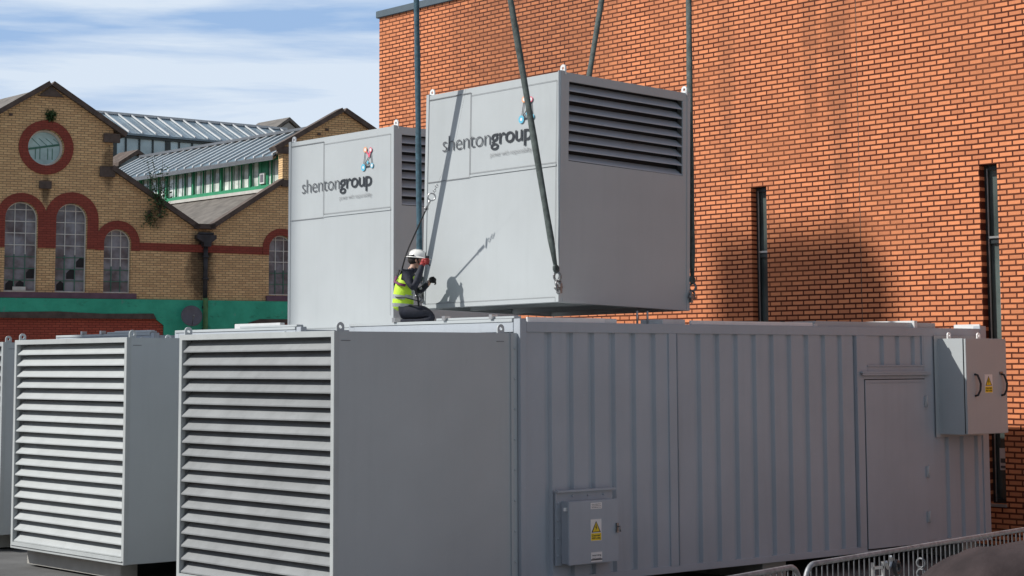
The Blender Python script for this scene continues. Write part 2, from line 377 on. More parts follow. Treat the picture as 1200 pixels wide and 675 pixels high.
# red arch surrounds and string course, proud of the wall
for a, h, z0, z1, ro, lz in arches:
    zs = z1-h
    inn = [(a+h, lz)] + arc(a, zs, h, 0, pi, 14) + [(a-h, lz)]; out = [(a-ro, lz)] + arc(a, zs, ro, pi, 0, 14) + [(a+ro, lz)]
    part(MB().prism(inn+out, fp, -.03 - (.003 if a in (.615, -2.45) else 0), -.001), 'window_arch', 'brick_red', fac)
part(MB().prism([(2.77,6.10),(6.80,6.05),(6.80,6.30),(2.77,6.34)], fp, -.025, -.001).prism([(8.1,6.05),(8.41,6.05),(8.41,6.3),(8.1,6.3)], fp, -.025, -.001), 'string_course', 'brick_red', fac)
ringo = arc(-.22, 9.20, .84, 0, 2*pi*31/32, 31)
part(MB().holed(ringo, [circ], fp, -.04, -.001), 'round_window_surround', 'brick_red', fac)
part(MB().prism([(-3.0,4.57),(2.66,4.57),(2.66,4.74),(-3.0,4.74)], fp, -.10, -.001).prism([(6.93,4.55),(11.8,4.55),(11.8,4.73),(6.93,4.73)], fp, -.10, -.001), 'sill', 'purple', fac)
# green painted lower wall with red infilled openings
part(MB().holed([(-16,.01),(16,.01),(16,4.53),(2.7,4.56),(-16,4.56)], [[(-6,.1),(3.55,.1),(3.55,3.75),(3.25,3.98),(-6,3.98)], [(6.1,.1),(12,.1),(12,3.86),(6.35,3.86),(6.1,3.6)]], fp, -.09, -.001), 'painted_lower_wall', 'green', fac)
part(MB().box((0,0,0),(0.001,.001,.001)) if 0 else MB().prism([(-6,.1),(3.55,.1),(3.55,3.75),(3.25,3.98),(-6,3.98)], fp, -.02, -.002), 'bricked_up_opening', 'brick_door', fac)
part(MB().prism([(6.1,.1),(12,.1),(12,3.86),(6.35,3.86),(6.1,3.6)], fp, -.02, -.002), 'bricked_up_opening', 'brick_door', fac)
part(MB().prism([(-6,3.95),(3.3,3.95),(3.2,4.12),(1.6,4.10),(.2,4.16),(-1.8,4.12),(-6,4.14)], fp, -.13, -.091).prism([(6.3,3.84),(11,3.84),(11,4.0),(6.7,3.97)], fp, -.13, -.091), 'mossy_lintel', 'stone', fac)
# window frames and panes
def fbox(mb, u0, u1, w0, w1, d0, d1, mi=0): return mb.prism([(u0,w0),(u1,w0),(u1,w1),(u0,w1)], fp, d0, d1, mi)
for n_, (a, h, z0, z1, ro, lz) in enumerate(arches):
    zs = z1-h; fr = MB()
    oo = arch(a, h-.002, z0, z1-.002); ii = arch(a, h-.035, z0+.04, z1-.035)
    fr.holed(oo, [ii], fp, .17, .22, 0)
    zt = lambda u: zs + sqrt(max(0, (h-.03)**2-(u-a)**2))
    low = z0 + .42*(z1-z0)
    for k in (-1, 1):
        u = a + k*h/3
        fbox(fr, u-.012, u+.012, low, zt(u), .175, .20, 0); fbox(fr, u-.012, u+.012, z0+.04, low, .175, .20, 1)
    rows = int((z1-z0)/.36)
    for r in range(1, rows+1):
        z = z0 + r*.36
        if z > z1-.1: continue
        hw = h-.03 if z < zs else sqrt(max(.0, (h-.03)**2-(z-zs)**2))
        fbox(fr, a-hw, a+hw, z-.012, z+.012, .178, .198, 1 if z < low else 0)
    wob = part(fr, 'window', ['ironw', 'irong'], fac)
    part(MB().prism(arch(a, h-.03, z0+.03, z1-.03), fp, .204, .21), 'pane', 'glass_old', wob)
    if n_ in (1, 2):   # broken and boarded panes low down
        bp = MB(); rng = random.Random(n_)
        for k in range(3):
            u = a - h*.9 + (h*.62)*k + .04; z = z0 + .06 + .36*rng.randint(0, 2)
            bp.prism([(u,z),(u+.24,z),(u+.25,z+.2+.1*rng.random()),(u+.12,z+.30),(u,z+.18)], fp, .1995, .2035, 0)
        if n_ == 1: fbox(bp, a-.2, a+.2, z0+.04, z0+.16, .15, .17, 1)
        part(bp, 'broken_pane', ['dark', 'ironw'], wob)
rw = MB(); rw.holed(arc(-.22,9.20,.558,0,2*pi*31/32,31), [arc(-.235,9.20,.50,0,2*pi*31/32,31)], fp, .2, .26)
rw_ = part(rw, 'round_window', 'ironw', fac)
gm = MB().prism(arc(-.22,9.20,.52,0,2*pi*31/32,31), fp, .262, .268)
part(gm, 'pane', 'glass_round', rw_)
gb = MB()
for k in range(4):
    u = -.62+k*.22
    gb.prism([(u,9.5+.0*k),(u+.02,9.5),(u+.27,9.27+.05*k/3),(u+.25,9.27+.05*k/3)], fp, .25, .261)
gb.prism([(-.70,9.13),(.25,9.30),(.25,9.36),(-.70,9.19)], fp, .24, .261)
for u in (-.5,-.36,-.12,.02): fbox(gb, u, u+.022, 8.85, 9.2, .25, .261)
part(gb, 'glazing_bar', 'irong', rw_)
# copings, kneelers
def slope(mb, p, q, t=.15, d0=-.16, d1=.45, off=0):
    (u0, w0), (u1, w1) = p, q; L = sqrt((u1-u0)**2+(w1-w0)**2); nx, nz = -(w1-w0)/L, (u1-u0)/L
    if nz < 0: nx, nz = -nx, -nz
    a = off; mb.prism([(u0+nx*a, w0+nz*a), (u1+nx*a, w1+nz*a), (u1+nx*(a+t), w1+nz*(a+t)), (u0+nx*(a+t), w0+nz*(a+t))], fp, d0, d1)
cop = MB()
for a, b in (((-.11,11.13),(2.22,9.64)), ((-.11,11.13),(-2.45,9.64)), ((1.80,8.60),(4.62,6.80)), ((5.06,6.80),(7.53,8.42)), ((7.22,9.45),(9.57,10.85)), ((9.57,10.85),(11.95,9.45)), ((11.7,8.38),(14.4,6.7)), ((-2.05,8.6),(-4.86,6.8)), ((-10.1,11.13),(-7.8,9.64)), ((-8.1,8.57),(-5.3,6.8))):
    slope(cop, a, b)
fbox(cop, 4.50, 5.18, 6.83, 6.98, -.16, .45)
part(cop, 'coping', 'stone', fac)
ks = MB()
for u0, u1, z0, z1 in ((1.55,2.06,9.44,9.72),(1.45,1.92,8.36,8.68),(7.25,7.68,9.36,9.58),(7.42,7.9,8.28,8.5),(-.42,-.05,7.92,8.15),(11.4,11.9,9.3,9.6)): fbox(ks, u0, u1, z0, z1, -.12, -.002)
for u, z in ((-1.32, 10.12), (9.0, 10.2), (10.25, 10.15), (8.72, 10.03)): fbox(ks, u-.05, u+.05, z, z+.07, -.06, -.002)
ks.prism([(-.5,10.78),(.28,10.78),(-.11,11.1)], fp, -.09, -.002)
part(ks, 'kneeler_stone', 'stone', fac)
# valley rainwater pipe
pp = part(MB().tube([fp(4.87, 6.45, -.12), fp(4.87, 4.62, -.12)], .075, 10), 'rainwater_pipe', 'pipe', fac)
part(MB().tube([fp(4.87, 4.62, -.18), fp(4.87, 0, -.18)], .08, 10), 'lower_pipe', 'pipeg', pp)
hp = MB().prism([(4.52,6.62),(5.16,6.62),(5.16,6.50),(5.0,6.38),(4.98,6.25),(4.76,6.25),(4.74,6.38),(4.52,6.50)], fp, -.34, -.04)
hp.tube([fp(4.6,6.66,-.2), fp(5.1,6.66,-.2)], .05, 8)
part(hp, 'hopper_head', 'pipe', pp)
cl = MB()
for z in (5.9, 5.2, 4.3, 3.6): cl.tube([fp(4.87, z, -.13), fp(4.87, z+.07, -.13)], .10, 10)
part(cl, 'pipe_collar', 'pipe', pp)
# slate slopes behind the gables (run back along world Y)
def wprism_y(mb, poly, y0, y1, mi=0): return mb.prism(poly, lambda u, w, d: (u, d, w), y0, y1, mi)
rf = MB()
wprism_y(rf, [(31.55,6.80),(34.25,8.22),(34.25,8.10),(31.55,6.68)], 52.55, 64)
wprism_y(rf, [(31.2,6.80),(28.7,8.45),(28.7,8.33),(31.2,6.68)], 53.1, 64)
wprism_y(rf, [(31.2,6.74),(31.55,6.74),(31.55,6.70),(31.2,6.70)], 52.6, 64)
wprism_y(rf, [(26.8,11.15),(29.0,9.75),(29.0,9.6),(24.5,9.6),(24.5,9.75)], 53.9, 66)
part(rf, 'slate_roof', 'slate', fac)
part(MB().box((28.65,53.4,8.3),(28.8,66,9.7)).box((24.6,53.9,0.01),(28.6,66,9.55)), 'upper_wall', 'brick_far', fac)
part(MB().prism([(52.4,8.225),(64,8.225),(64,8.33),(52.4,8.33)], lambda u,w,d:(d,u,w), 34.16, 34.30), 'flashing', 'flash', fac)
# clerestory facing the sun: green timber windows below a ribbed glazed roof
cy0, cy1 = 52.15, 64.5
cle = MB()
cle.box((34.30,cy0,8.33),(34.42,cy1,8.47)).box((34.30,cy0,9.27),(34.42,cy1,9.37))
y = cy0; k = 0
while y < cy1:
    w_ = .07 if k % 3 == 0 else .035
    cle.box((34.28 if k % 3 == 0 else 34.31, y, 8.47), (34.41, y+w_, 9.27)); 
    y += .62; k += 1
cle.box((34.33,53.02,8.47),(34.40,53.58,9.27))
co = part(cle, 'clerestory_window', 'gwood', fac)
part(MB().box((34.36,cy0,8.4),(34.372,cy1,9.3)), 'pane', 'glass_pale', co)
bars = MB(); y = cy0+.2
while y < cy1: bars.box((34.34,y,8.47),(34.358,y+.02,9.27)); y += .31
part(bars, 'glazing_bar', 'irong', co)
part(MB().box((34.27,53.15,8.52),(34.329,53.42,8.88)).box((34.262,53.19,8.57),(34.269,53.38,8.83),1), 'vent_box', ['white','dish'], co)
gr_ = MB(); wprism_y(gr_, [(33.98,9.38),(36.0,10.44),(38.0,9.38),(38.0,9.30),(36.0,10.36),(33.98,9.30)], cy0-.05, cy1)
go = part(gr_, 'glazed_roof', 'glass_roof', fac)
rb = MB(); y = cy0
while y < cy1:
    wprism_y(rb, [(33.95,9.375),(36.0,10.45),(36.0,10.50),(33.95,9.425)], y, y+.07); y += .56
part(rb, 'roof_rib', 'roof_white', go)
wprism_y(rb2 := MB(), [(33.92,9.20),(34.06,9.28),(34.06,9.40),(33.92,9.33)], cy0-.05, cy1); rb2.box((35.9,cy0-.05,10.46),(36.1,cy1,10.55))
part(rb2, 'gutter', 'steel', go)
part(MB().box((34.45,cy0+.3,0.01),(38,cy1,9.28)), 'rear_wall', 'brick_far', fac)
# small dark gable between the roofs
sg = MB(); wprism_y(sg, [(35.3,10.3),(36.15,10.85),(37.0,10.35),(37.0,10.2),(36.15,10.68),(35.3,10.15)], 65, 66.5)
part(sg, 'small_gable_roof', 'stone', fac)
part(wprism_y(MB(), [(35.5,9.3),(35.5,10.25),(36.15,10.66),(36.8,10.28),(36.8,9.3)], 65.2, 66.4), 'small_gable', 'glass_roof', fac)

# glazed lantern hall beyond
hall = empty('glazed_hall', (41, 69, 0), 'long glass-roofed lantern hall rising behind the buff factory', 'building')
hx0, hx1 = 34.0, 46.3
xz = lambda u, w, d: (d, u, w)
part(MB().prism([(67.9,11.86),(70,12.88),(72.1,11.86),(72.1,11.78),(70,12.80),(67.9,11.78)], xz, hx0, hx1), 'glazed_roof', 'glass_roof', hall)
hb = MB(); x = hx0+.2
while x < hx1: hb.prism([(67.85,11.88),(70,12.90),(70,12.96),(67.85,11.94)], xz, x, x+.05); x += .615
hb.box((hx0,69.93,12.87),(hx1,70.07,12.97)); part(hb, 'roof_bar', 'roof_white', hall)
hf = MB().box((hx0,68.0,11.68),(hx1,68.25,11.80)).box((hx0,68.0,10.6),(hx1,68.25,10.85)); x = hx0+.2; k = 0
while x < hx1: hf.box((x,68.06,10.85),(x+(.22 if k % 4 == 0 else .05),68.22,11.68)); x += .615; k += 1
hw = part(hf, 'clerestory_window', 'frame', hall)
part(MB().box((hx0,68.12,10.8),(hx1,68.14,11.7)), 'pane', 'glass_band', hw)
part(MB().box((hx0,68.3,0.01),(hx1,71.7,11.75)).box((hx0,68.02,0.01),(hx1,68.24,10.59)), 'wall', 'brick_far', hall)
dm = empty('roof_dormer', (49.05, 74.5, 0), 'small gabled brick dormer showing past the glass roof', 'building')
part(MB().prism([(48.3,0.01),(49.8,0.01),(49.8,13.35),(49.05,13.85),(48.3,13.35)], lambda u,w,d:(u,d,w), 74, 76.5), 'wall', 'concrete_b', dm)
part(MB().prism([(48.1,13.28),(49.05,13.92),(50.0,13.28),(50.0,13.42),(49.05,14.08),(48.1,13.42)], lambda u,w,d:(u,d,w), 73.9, 76.6), 'roof', 'slate', dm)

# dish and plants on the factory
di = empty('satellite_dish', fp(4.34, 4.03, -.1), 'dark grey satellite dish beside the black downpipe', 'satellite dish')
ds = MB(); cc = fp(4.34, 4.05, -.45); nrm = (-fv*.9 + V((0,0,.25)) - fu*.1).normalized(); a_ = nrm.orthogonal().normalized(); b_ = nrm.cross(a_)
vs = []; 
for i in range(6):
    r = .34*i/5
    for j in range(20): vs.append(cc + (a_*cos(2*pi*j/20)+b_*sin(2*pi*j/20))*r - nrm*(.07*(1-(i/5)**2)))
for i in range(6):
    r = .34*i/5
    for j in range(20): vs.append(cc + (a_*cos(2*pi*j/20)+b_*sin(2*pi*j/20))*r - nrm*(.07*(1-(i/5)**2)+.012))
fs = [(i*20+j, i*20+(j+1)%20, (i+1)*20+(j+1)%20, (i+1)*20+j) for i in range(5) for j in range(20)] + [(120+i*20+j, 120+(i+1)*20+j, 120+(i+1)*20+(j+1)%20, 120+i*20+(j+1)%20) for i in range(5) for j in range(20)] + [(100+j, 100+(j+1)%20, 220+(j+1)%20, 220+j) for j in range(20)]
ds.add(vs, fs, 0, True); part(ds, 'reflector', 'dish', di)
part(MB().tube([cc-V((0,0,.33)), cc+nrm*.32-V((0,0,.12))], .012, 6).ball(cc+nrm*.34-V((0,0,.1)), .035), 'feed_arm', 'steel', di)
part(MB().tube([cc-nrm*.08, fp(4.34,3.95,-.09)], .025, 6).tube([fp(4.34,3.8,-.11), fp(4.34,4.15,-.11)], .03, 6), 'wall_bracket', 'steel', di)
def plant(name, base, h, spread, nst, nleaf, leafs, label, seed, droop=0):
    rng = random.Random(seed); root = empty(name, base, label, 'plant'); st = MB(); lf = MB()
    for i in range(nst):
        hh = h*rng.uniform(.45, 1) if i else h
        dx, dy = rng.uniform(-spread, spread), rng.uniform(-.25, .1)*spread
        pts = [V(base) + fu*(dx*(t**1.3)+.04*sin(5*t+i)) + fv*(dy*t) + V((0,0,hh*t - droop*t*t)) for t in [k/6 for k in range(7)]]
        st.tube(pts, [.018*(1-.75*k/6) for k in range(7)], 5)
        for k in range(nleaf):
            t = rng.uniform(.12, 1); j = min(5, int(t*6)); p = pts[j].lerp(pts[j+1], t*6-j)
            p = p + V((rng.gauss(0,1), rng.gauss(0,1), rng.gauss(0,.8)))*spread*.28*(1.1-t*.7)
            d = V((rng.gauss(0,1), rng.gauss(0,1), rng.gauss(0,1))).normalized(); e = d.orthogonal().normalized(); q = leafs*rng.uniform(.5, 1.3)
            lf.add([p, p+d*q*.5+e*q*.28, p+d*q, p+d*q*.5-e*q*.28], [(0,1,2,3)])
    part(st, 'stem', 'stem', root); part(lf, 'foliage', 'leaf', root); return root
plant('wall_shrub', fp(3.35, 7.1, -.22), 1.95, .5, 7, 60, .11, 'tall weedy shrub growing from the valley coping before the green windows', 3)
plant('wall_weed', fp(-.12, 10.05, -.05), .3, .18, 6, 45, .10, 'small green weed tuft in the brickwork above the round window', 5)
plant('hanging_weed', fp(3.0, 7.35, -.2), -.55, .3, 6, 26, .09, 'ragged weeds hanging down below the sloping coping', 8)

# ------------------------------------------------------------------ louvre helper
def louvre(mb, O, ud, od, w, h, n, depth=.10, mi=0, rise=.72):
    """slats in an opening with lower-left corner O, width dir ud, outward dir od"""
    O, ud, od = V(O), V(ud), V(od); sp_ = h/n
    prof = [(0.0, .006), (0.0, .020), (-depth, .020+sp_*rise), (-depth, .012+sp_*rise), (-.006, .010), (-.006, .006)]   # (outward, up)
    lr = random.Random(int(O.x*100)+n)
    for i in range(n):
        b = O + V((0,0,i*sp_)); j1, j2, j3 = (lr.gauss(0, .0022) for _ in range(3)); rr_ = lr.gauss(0, .004); k = len(prof)
        vs = [b + od*(a+j3) + V((0,0,q+j1 + (rr_ if a < -.05 else 0))) for a, q in prof] + [b + ud*w + od*(a+j3) + V((0,0,q+j2 + (rr_ if a < -.05 else 0))) for a, q in prof]
        fs = [tuple(range(k)), tuple(range(2*k-1, k-1, -1))] + [(j, (j+1) % k, k+(j+1) % k, k+j) for j in range(k)]
        mb.add(vs, fs, mi)
    return mb
def eye(root, p, n, local=False, r=.045, name='lifting_eye', m_='paint', z0=0):
    p = V(p); n = V(n).normalized(); t = n.cross(V((0,0,1))).normalized()
    e = MB(); k = 14; o_ = [p + t*(r*1.0*cos(a))+V((0,0,.055+r*sin(a))) for a in [pi*i/k for i in range(k+1)]]
    prof = [(r,-.03)] + [(r*cos(pi*i/k), .045+r*sin(pi*i/k)) for i in range(k+1)] + [(-r,-.03)]
    hole = [(r*.42*cos(2*pi*i/10), .045+r*.42*sin(2*pi*i/10)) for i in range(10)]
    e.holed(prof, [hole], lambda u, w, d: p + t*u + V((0,0,w+z0)) + n*d, -.008, .008)
    return part(e, name, m_, root, local=local)

# ------------------------------------------------------------------ intake louvre boxes (attenuators)
ZT, ZB = 2.82, .24
def louvre_box(x0, y0, w, depth, label, slm='paint_dull', rise=.80):
    r = empty('louvre_box', (x0, y0, ZB), label, 'louvre box', 'grey louvred intake boxes on the ends of the containers')
    y1 = y0+w; x1 = x0+depth; f = .055
    casing = MB().box((x0+.06, y0, ZB), (x1, y0+.02, ZT)).box((x0+.06, y1-.02, ZB), (x1, y1, ZT)).box((x0+.06, y0+.02, ZT-.02), (x1, y1-.02, ZT)).box((x0+.06, y0+.02, ZB), (x1, y1-.02, ZB+.02)).box((x1-.02, y0+.02, ZB+.02), (x1, y1-.02, ZT-.02))
    part(casing, 'casing', 'paint', r)
    fr = MB().holed([(y0-.004, ZB-.004),(y1+.004, ZB-.004),(y1+.004, ZT+.006),(y0-.004, ZT+.006)], [[(y0+f, ZB+.075),(y1-f, ZB+.075),(y1-f, ZT-f),(y0+f, ZT-f)]], lambda u, w_, d: (x0+d, u, w_), 0, .06)
    fr.box((x0-.014, y0+.02, ZB+.03), (x0-.001, y1-.02, ZB+.045))
    part(fr, 'front_frame', 'paint_dull', r, .004)
    lv = MB(); louvre(lv, (x0+.012, y1-f, ZB+.075), (0,-1,0), (-1,0,0), w-2*f, ZT-ZB-f-.075, 18, .115, 0, rise)
    part(lv, 'louvre_slats', slm, r)
    part(MB().box((x0+.17, y0+.021, ZB+.021), (x0+.19, y1-.021, ZT-.021)), 'shade_backing', 'dark', r)  # near-black sheet stands in for the shade behind the slats
    for xx in (x0+.09, x1-.14): 
        for yy in (y0+.03, y1-.03): eye(r, (xx, yy, ZT), (0,1,0))
    mk = MB().box((x0+.08, y0-.004, ZT-.09), (x0+.19, y0-.001, ZT-.084)).box((x1-.22, y0-.004, ZT-.09), (x1-.12, y0-.001, ZT-.084))
    part(mk, 'seam_mark', 'seam', r)
    pl = MB().box((x0+.20, y0+.42, .03), (x0+.42, y1-.06, ZB-.006)).box((x1-.5, y0+.1, .03), (x1-.3, y1-.1, ZB-.006))
    part(pl, 'support_beam', 'concrete_b', r, .004)
    return r
la = louvre_box(10.44, 14.94, 2.88, 2.24, 'grey louvred box nearest the camera on the front container', 'paint_shaded', .87)
lb_ = louvre_box(10.75, 19.53, 2.88, 2.33, 'pale louvred box between the front louvres and the frame edge')
lc = louvre_box(11.40, 24.12, 2.88, 2.28, 'louvre box cut off by the left frame edge')
st = MB()
x1 = 10.44+2.24
st.box((x1-.035, 14.925, ZB), (x1+.045, 14.939, ZT))
for i in range(8): st.ball((x1+.01, 14.922, ZB+.25+i*.31), .011)
part(st, 'bolted_flange', 'paint', la)

# timber block under the second louvre box
blk = MB().box((12.30, 19.60, .008), (12.55, 20.9, .22)); tag(blk.build('timber_block', 'board', None, .006), 'pale timber block on the ground under the second louvre box', 'block')

# ------------------------------------------------------------------ containers
def corrug(mb, x0, x1, y, z0, z1, dep=.038, per=.305, ph=0.0, mi=0):
    pts = []; x = x0; prof = [(0,0),(.205,0),(.230,dep),(.280,dep),(.305,0)]
    pts.append((x0, 0)); k = 0; base = x0 + ph
    while base < x1:
        for a, d in prof[:-1]:
            xx = base+a
            if x0 < xx < x1: pts.append((xx, d))
        base += per
    pts.append((x1, pts[-1][1]))
    vs = []; 
    for (xx, d) in pts: vs += [(xx, y+d, z0), (xx, y+d, z1)]
    for (xx, d) in pts: vs += [(xx, y+d+.004, z0), (xx, y+d+.004, z1)]
    n = len(pts); fs = [(2*i, 2*i+2, 2*i+3, 2*i+1) for i in range(n-1)] + [(2*n+2*i, 2*n+2*i+1, 2*n+2*i+3, 2*n+2*i+2) for i in range(n-1)]
    mb.add(vs, fs, mi); return mb
CZ0, CZ1 = .22, 2.935
def container(x0, y0, L, label, full=False):
    r = empty('generator_container', (x0, y0, CZ0), label, 'container', 'grey generator containers in a row')
    y1 = y0+3.03; x1 = x0+L
    fr = MB()
    for (a, b) in ((x0, x0+.088), (x1-.13, x1)):
        fr.box((a, y0-.006, CZ0), (b, y0+.10, CZ1+.035)).box((a, y1-.10, CZ0), (b, y1+.004, CZ1+.035))
    fr.box((x0+.088, y0-.002, CZ1-.105), (x1-.13, y0+.07, CZ1)).box((x0+.088, y1-.07, CZ1-.105), (x1-.13, y1, CZ1))
    fr.box((x0+.088, y0-.002, CZ0), (x1-.13, y0+.07, CZ0+.075)).box((x0+.088, y1-.07, CZ0), (x1-.13, y1, CZ0+.075))
    fr.box((x0-.004, y0+.10, CZ1-.105), (x0+.07, y1-.10, CZ1)).box((x1-.07, y0+.10, CZ1-.105), (x1, y1-.10, CZ1))
    if full:
        fr.box((14.895, y0-.004, CZ0+.075), (15.018, y0+.07, CZ1-.105)).box((15.022, y0-.012, CZ0+.075), (15.03, y0+.03, CZ1-.105))
    part(fr, 'frame', 'paint_wall', r, .006)
    part(MB().box((x0+.02, y0+.09, CZ1-.04), (x1-.02, y1-.09, CZ1-.006)), 'roof', 'paint', r)
    lip = MB().box((x0-.012, y0+.11, CZ1+.001), (x0+.10, y1-.02, CZ1+.035)).box((x0+.0, y0+.09, CZ1+.037), (x0+.10, y0+1.4, CZ1+.062))
    part(lip, 'roof_flashing', 'paint', r, .003)
    part(MB().box((x0+.01, y0+.10, CZ0+.01), (x0+.03, y1-.1, CZ1-.11)).box((x1-.03, y0+.10, CZ0+.01), (x1-.01, y1-.1, CZ1-.11)).box((x0+.1, y1-.03, CZ0+.08), (x1-.1, y1-.01, CZ1-.11)), 'end_wall', 'paint_wall', r)
    w = MB()
    if full:
        corrug(w, x0+.088, 14.895, y0+.012, CZ0+.07, CZ1-.10, ph=.36-.305)
        corrug(w, 15.018, 18.09, y0+.012, CZ0+.07, CZ1-.10, ph=.09)
        corrug(w, 18.30, 19.387, y0+.016, 2.45, 2.83, ph=.05)
        corrug(w, 19.58, x1-.13, y0+.012, CZ0+.07, CZ1-.10, ph=.02)
    else: corrug(w, x0+.088, x1-.13, y0+.012, CZ0+.07, CZ1-.10)
    part(w, 'corrugated_wall', 'paint_wall', r)
    part(MB().box((x0+.1, y0+.15, CZ0-.21), (x0+.35, y1-.15, CZ0-.01)).box((x0+L/2-.2, y0+.15, CZ0-.21), (x0+L/2+.2, y1-.15, CZ0-.01)).box((x1-.4, y0+.15, CZ0-.21), (x1-.1, y1-.15, CZ0-.01)), 'plinth', 'concrete_b', r)
    return r
ca = container(12.733, 14.89, 8.0, 'nearest grey container with door and corrugated long side', True)
cb = container(13.127, 19.5, 8.0, 'middle grey container carrying the standing branded module')
cc_ = container(13.70, 24.1, 7.6, 'farthest grey container, only its pale roof end showing at left')

yA = 14.89
# door of the near container
df = MB()
df.box((18.09, yA-.006, CZ0+.075), (18.235, yA+.06, 2.36)).box((19.415, yA-.006, CZ0+.075), (19.58, yA+.06, 2.83)).box((18.235, yA-.006, 2.30), (19.415, yA+.06, 2.36))
df.box((18.09, yA-.006, 2.36), (18.30, yA+.06, 2.83)).box((19.387, yA-.005, 2.36), (19.415, yA+.06, 2.83)).box((18.30, yA-.005, 2.36), (19.387, yA+.06, 2.45))
df.box((18.16, yA-.05, 2.372), (19.50, yA-.007, 2.395)).box((18.16, yA-.05, 2.345), (19.50, yA-.044, 2.371))
df.box((18.30, yA-.02, 2.452), (19.42, yA-.007, 2.47)).box((18.09, yA-.022, CZ0+.075), (18.105, yA-.007, 2.83))
part(df, 'door_frame', 'paint_wall', ca, .004)
dr = part(MB().box((18.245, yA-.018, .262), (19.405, yA+.02, 2.290)).box((18.27, yA-.022, 2.25), (19.38, yA-.019, 2.262)), 'door', 'paint_wall', ca, .006)
part(MB().box((18.236, yA-.0075, .253), (18.2445, yA-.0062, 2.299)).box((19.4055, yA-.0075, .253), (19.414, yA-.0062, 2.299)).box((18.2445, yA-.0075, 2.2905), (19.4055, yA-.0062, 2.299)).box((18.2445, yA-.0075, .245), (19.4055, yA-.0062, .2615)), 'door_gap', 'dark', dr)
for z in (.52, 1.08, 1.95): part(MB().box((19.385, yA-.045, z), (19.425, yA-.019, z+.13)).tube([(19.405, yA-.045, z-.01), (19.405, yA-.045, z+.14)], .011, 8), 'hinge', 'paint', dr)
# big electrical cabinet
ec = MB().box((19.70, 14.50, 1.60), (20.555, yA-.008, 2.80)); ec.box((19.62, yA-.012, 1.56), (20.6, yA-.0075, 2.84))
eo = part(ec, 'electrical_cabinet', 'paint', ca, .004)
part(MB().box((19.712, 14.462, 1.605), (20.56, 14.494, 2.795)), 'door', 'paint', eo, .004)
part(MB().box((19.706, 14.494, 1.61), (20.55, 14.4995, 2.79)), 'door_seal', 'black', eo)
def hnd(x, z):
    pts = [(x, 14.462, z+.14), (x, 14.42, z+.13), (x+.02, 14.405, z+.07), (x+.035, 14.40, z+.02), (x+.03, 14.405, z-.06), (x, 14.42, z-.12), (x, 14.462, z-.13)]
    return part(MB().tube(pts, .014, 8), 'handle', 'black', eo)
hnd(19.885, 2.21); hnd(20.44, 2.21)
part(MB().box((20.40, 14.455, 2.345), (20.47, 14.461, 2.38)), 'lock_plate', 'steel', eo)
for xx in (19.80, 20.42): eye(ca, (xx, 14.78, 2.80), (0,1,0), r=.035, m_='white', name='fixing_lug')
def warn_sign(root, x, y, z, w, h, words, name='warning_sign'):
    """x,z centre, facing -Y"""
    b = MB().box((x-w/2, y-.003, z-h/2), (x+w/2, y-.0005, z+h/2), 0)
    fn = lambda u, w_, d: (u, y-.003-d, w_)
    yb = z-h/2+h*.36
    b.prism([(x-w*.46, z-h/2+h*.03), (x+w*.46, z-h/2+h*.03), (x+w*.46, yb), (x-w*.46, yb)], fn, .0006, .0016, 1)
    t0 = z+h*.42; t1 = z-h*.10; hw = w*.42
    b.prism([(x-hw, t1), (x+hw, t1), (x, t0)], fn, .0006, .0016, 2)
    b.prism([(x-hw*.74, t1+h*.035), (x+hw*.74, t1+h*.035), (x, t0-h*.07)], fn, .0018, .0026, 1)
    m_ = (t0+t1)/2-h*.03; k = h*.16
    b.prism([(x+.1*k, m_+k), (x-.42*k, m_-.1*k), (x-.05*k, m_-.02*k), (x-.2*k, m_-k), (x+.42*k, m_+.15*k), (x+.05*k, m_+.1*k)], fn, .0028, .0036, 2)
    for i, t in enumerate(words):
        hh = h*.11; vs, fs = from_text(t, hh*1.15, w*.8, (x-w*.4, y-.0052, yb-h*.02-hh*(i+1)*1.12), (1,0,0), (0,0,1), .02)
        b.add(vs, fs, 2)
    return part(b, name, ['white', 'yellow', 'black'], root)
warn_sign(eo, 20.165, 14.461, 2.23, .165, .235, ('DANGER', '400 volts'))
# small electrical box low on the wall
bk = MB().box((13.19, yA-.03, .42), (13.99, yA-.009, 1.18)).box((13.18, yA-.075, 1.17), (14.0, yA-.009, 1.19))
for i in range(3): bk.ball((13.42+i*.22, yA-.034, 1.125), .012)
for i in range(4): bk.ball((13.215, yA-.034, .52+i*.18), .012)
sb = MB().box((13.26, 14.745, .435), (13.925, yA-.031, 1.075)); so = part(sb, 'switch_box', 'paint_wall', ca, .006)
part(bk, 'backing_plate', 'paint_wall', so)
part(MB().box((13.235, 14.712, .43), (13.945, 14.738, 1.08)), 'door', 'paint_wall', so, .005)
part(MB().box((13.25, 14.738, .44), (13.93, 14.7445, 1.07)), 'door_seal', 'black', so)
part(MB().box((13.20, 14.742, .985), (13.262, 14.76, 1.02)), 'tag', 'white', so)
part(MB().box((13.90, 14.69, .73), (13.925, 14.711, .83)).tube([(13.912, 14.70, .79), (13.912, 14.66, .80), (13.912, 14.655, .74)], .008, 6), 'latch', 'steel', so)
warn_sign(so, 13.615, 14.711, .772, .155, .225, ('Danger', '400 volts'))
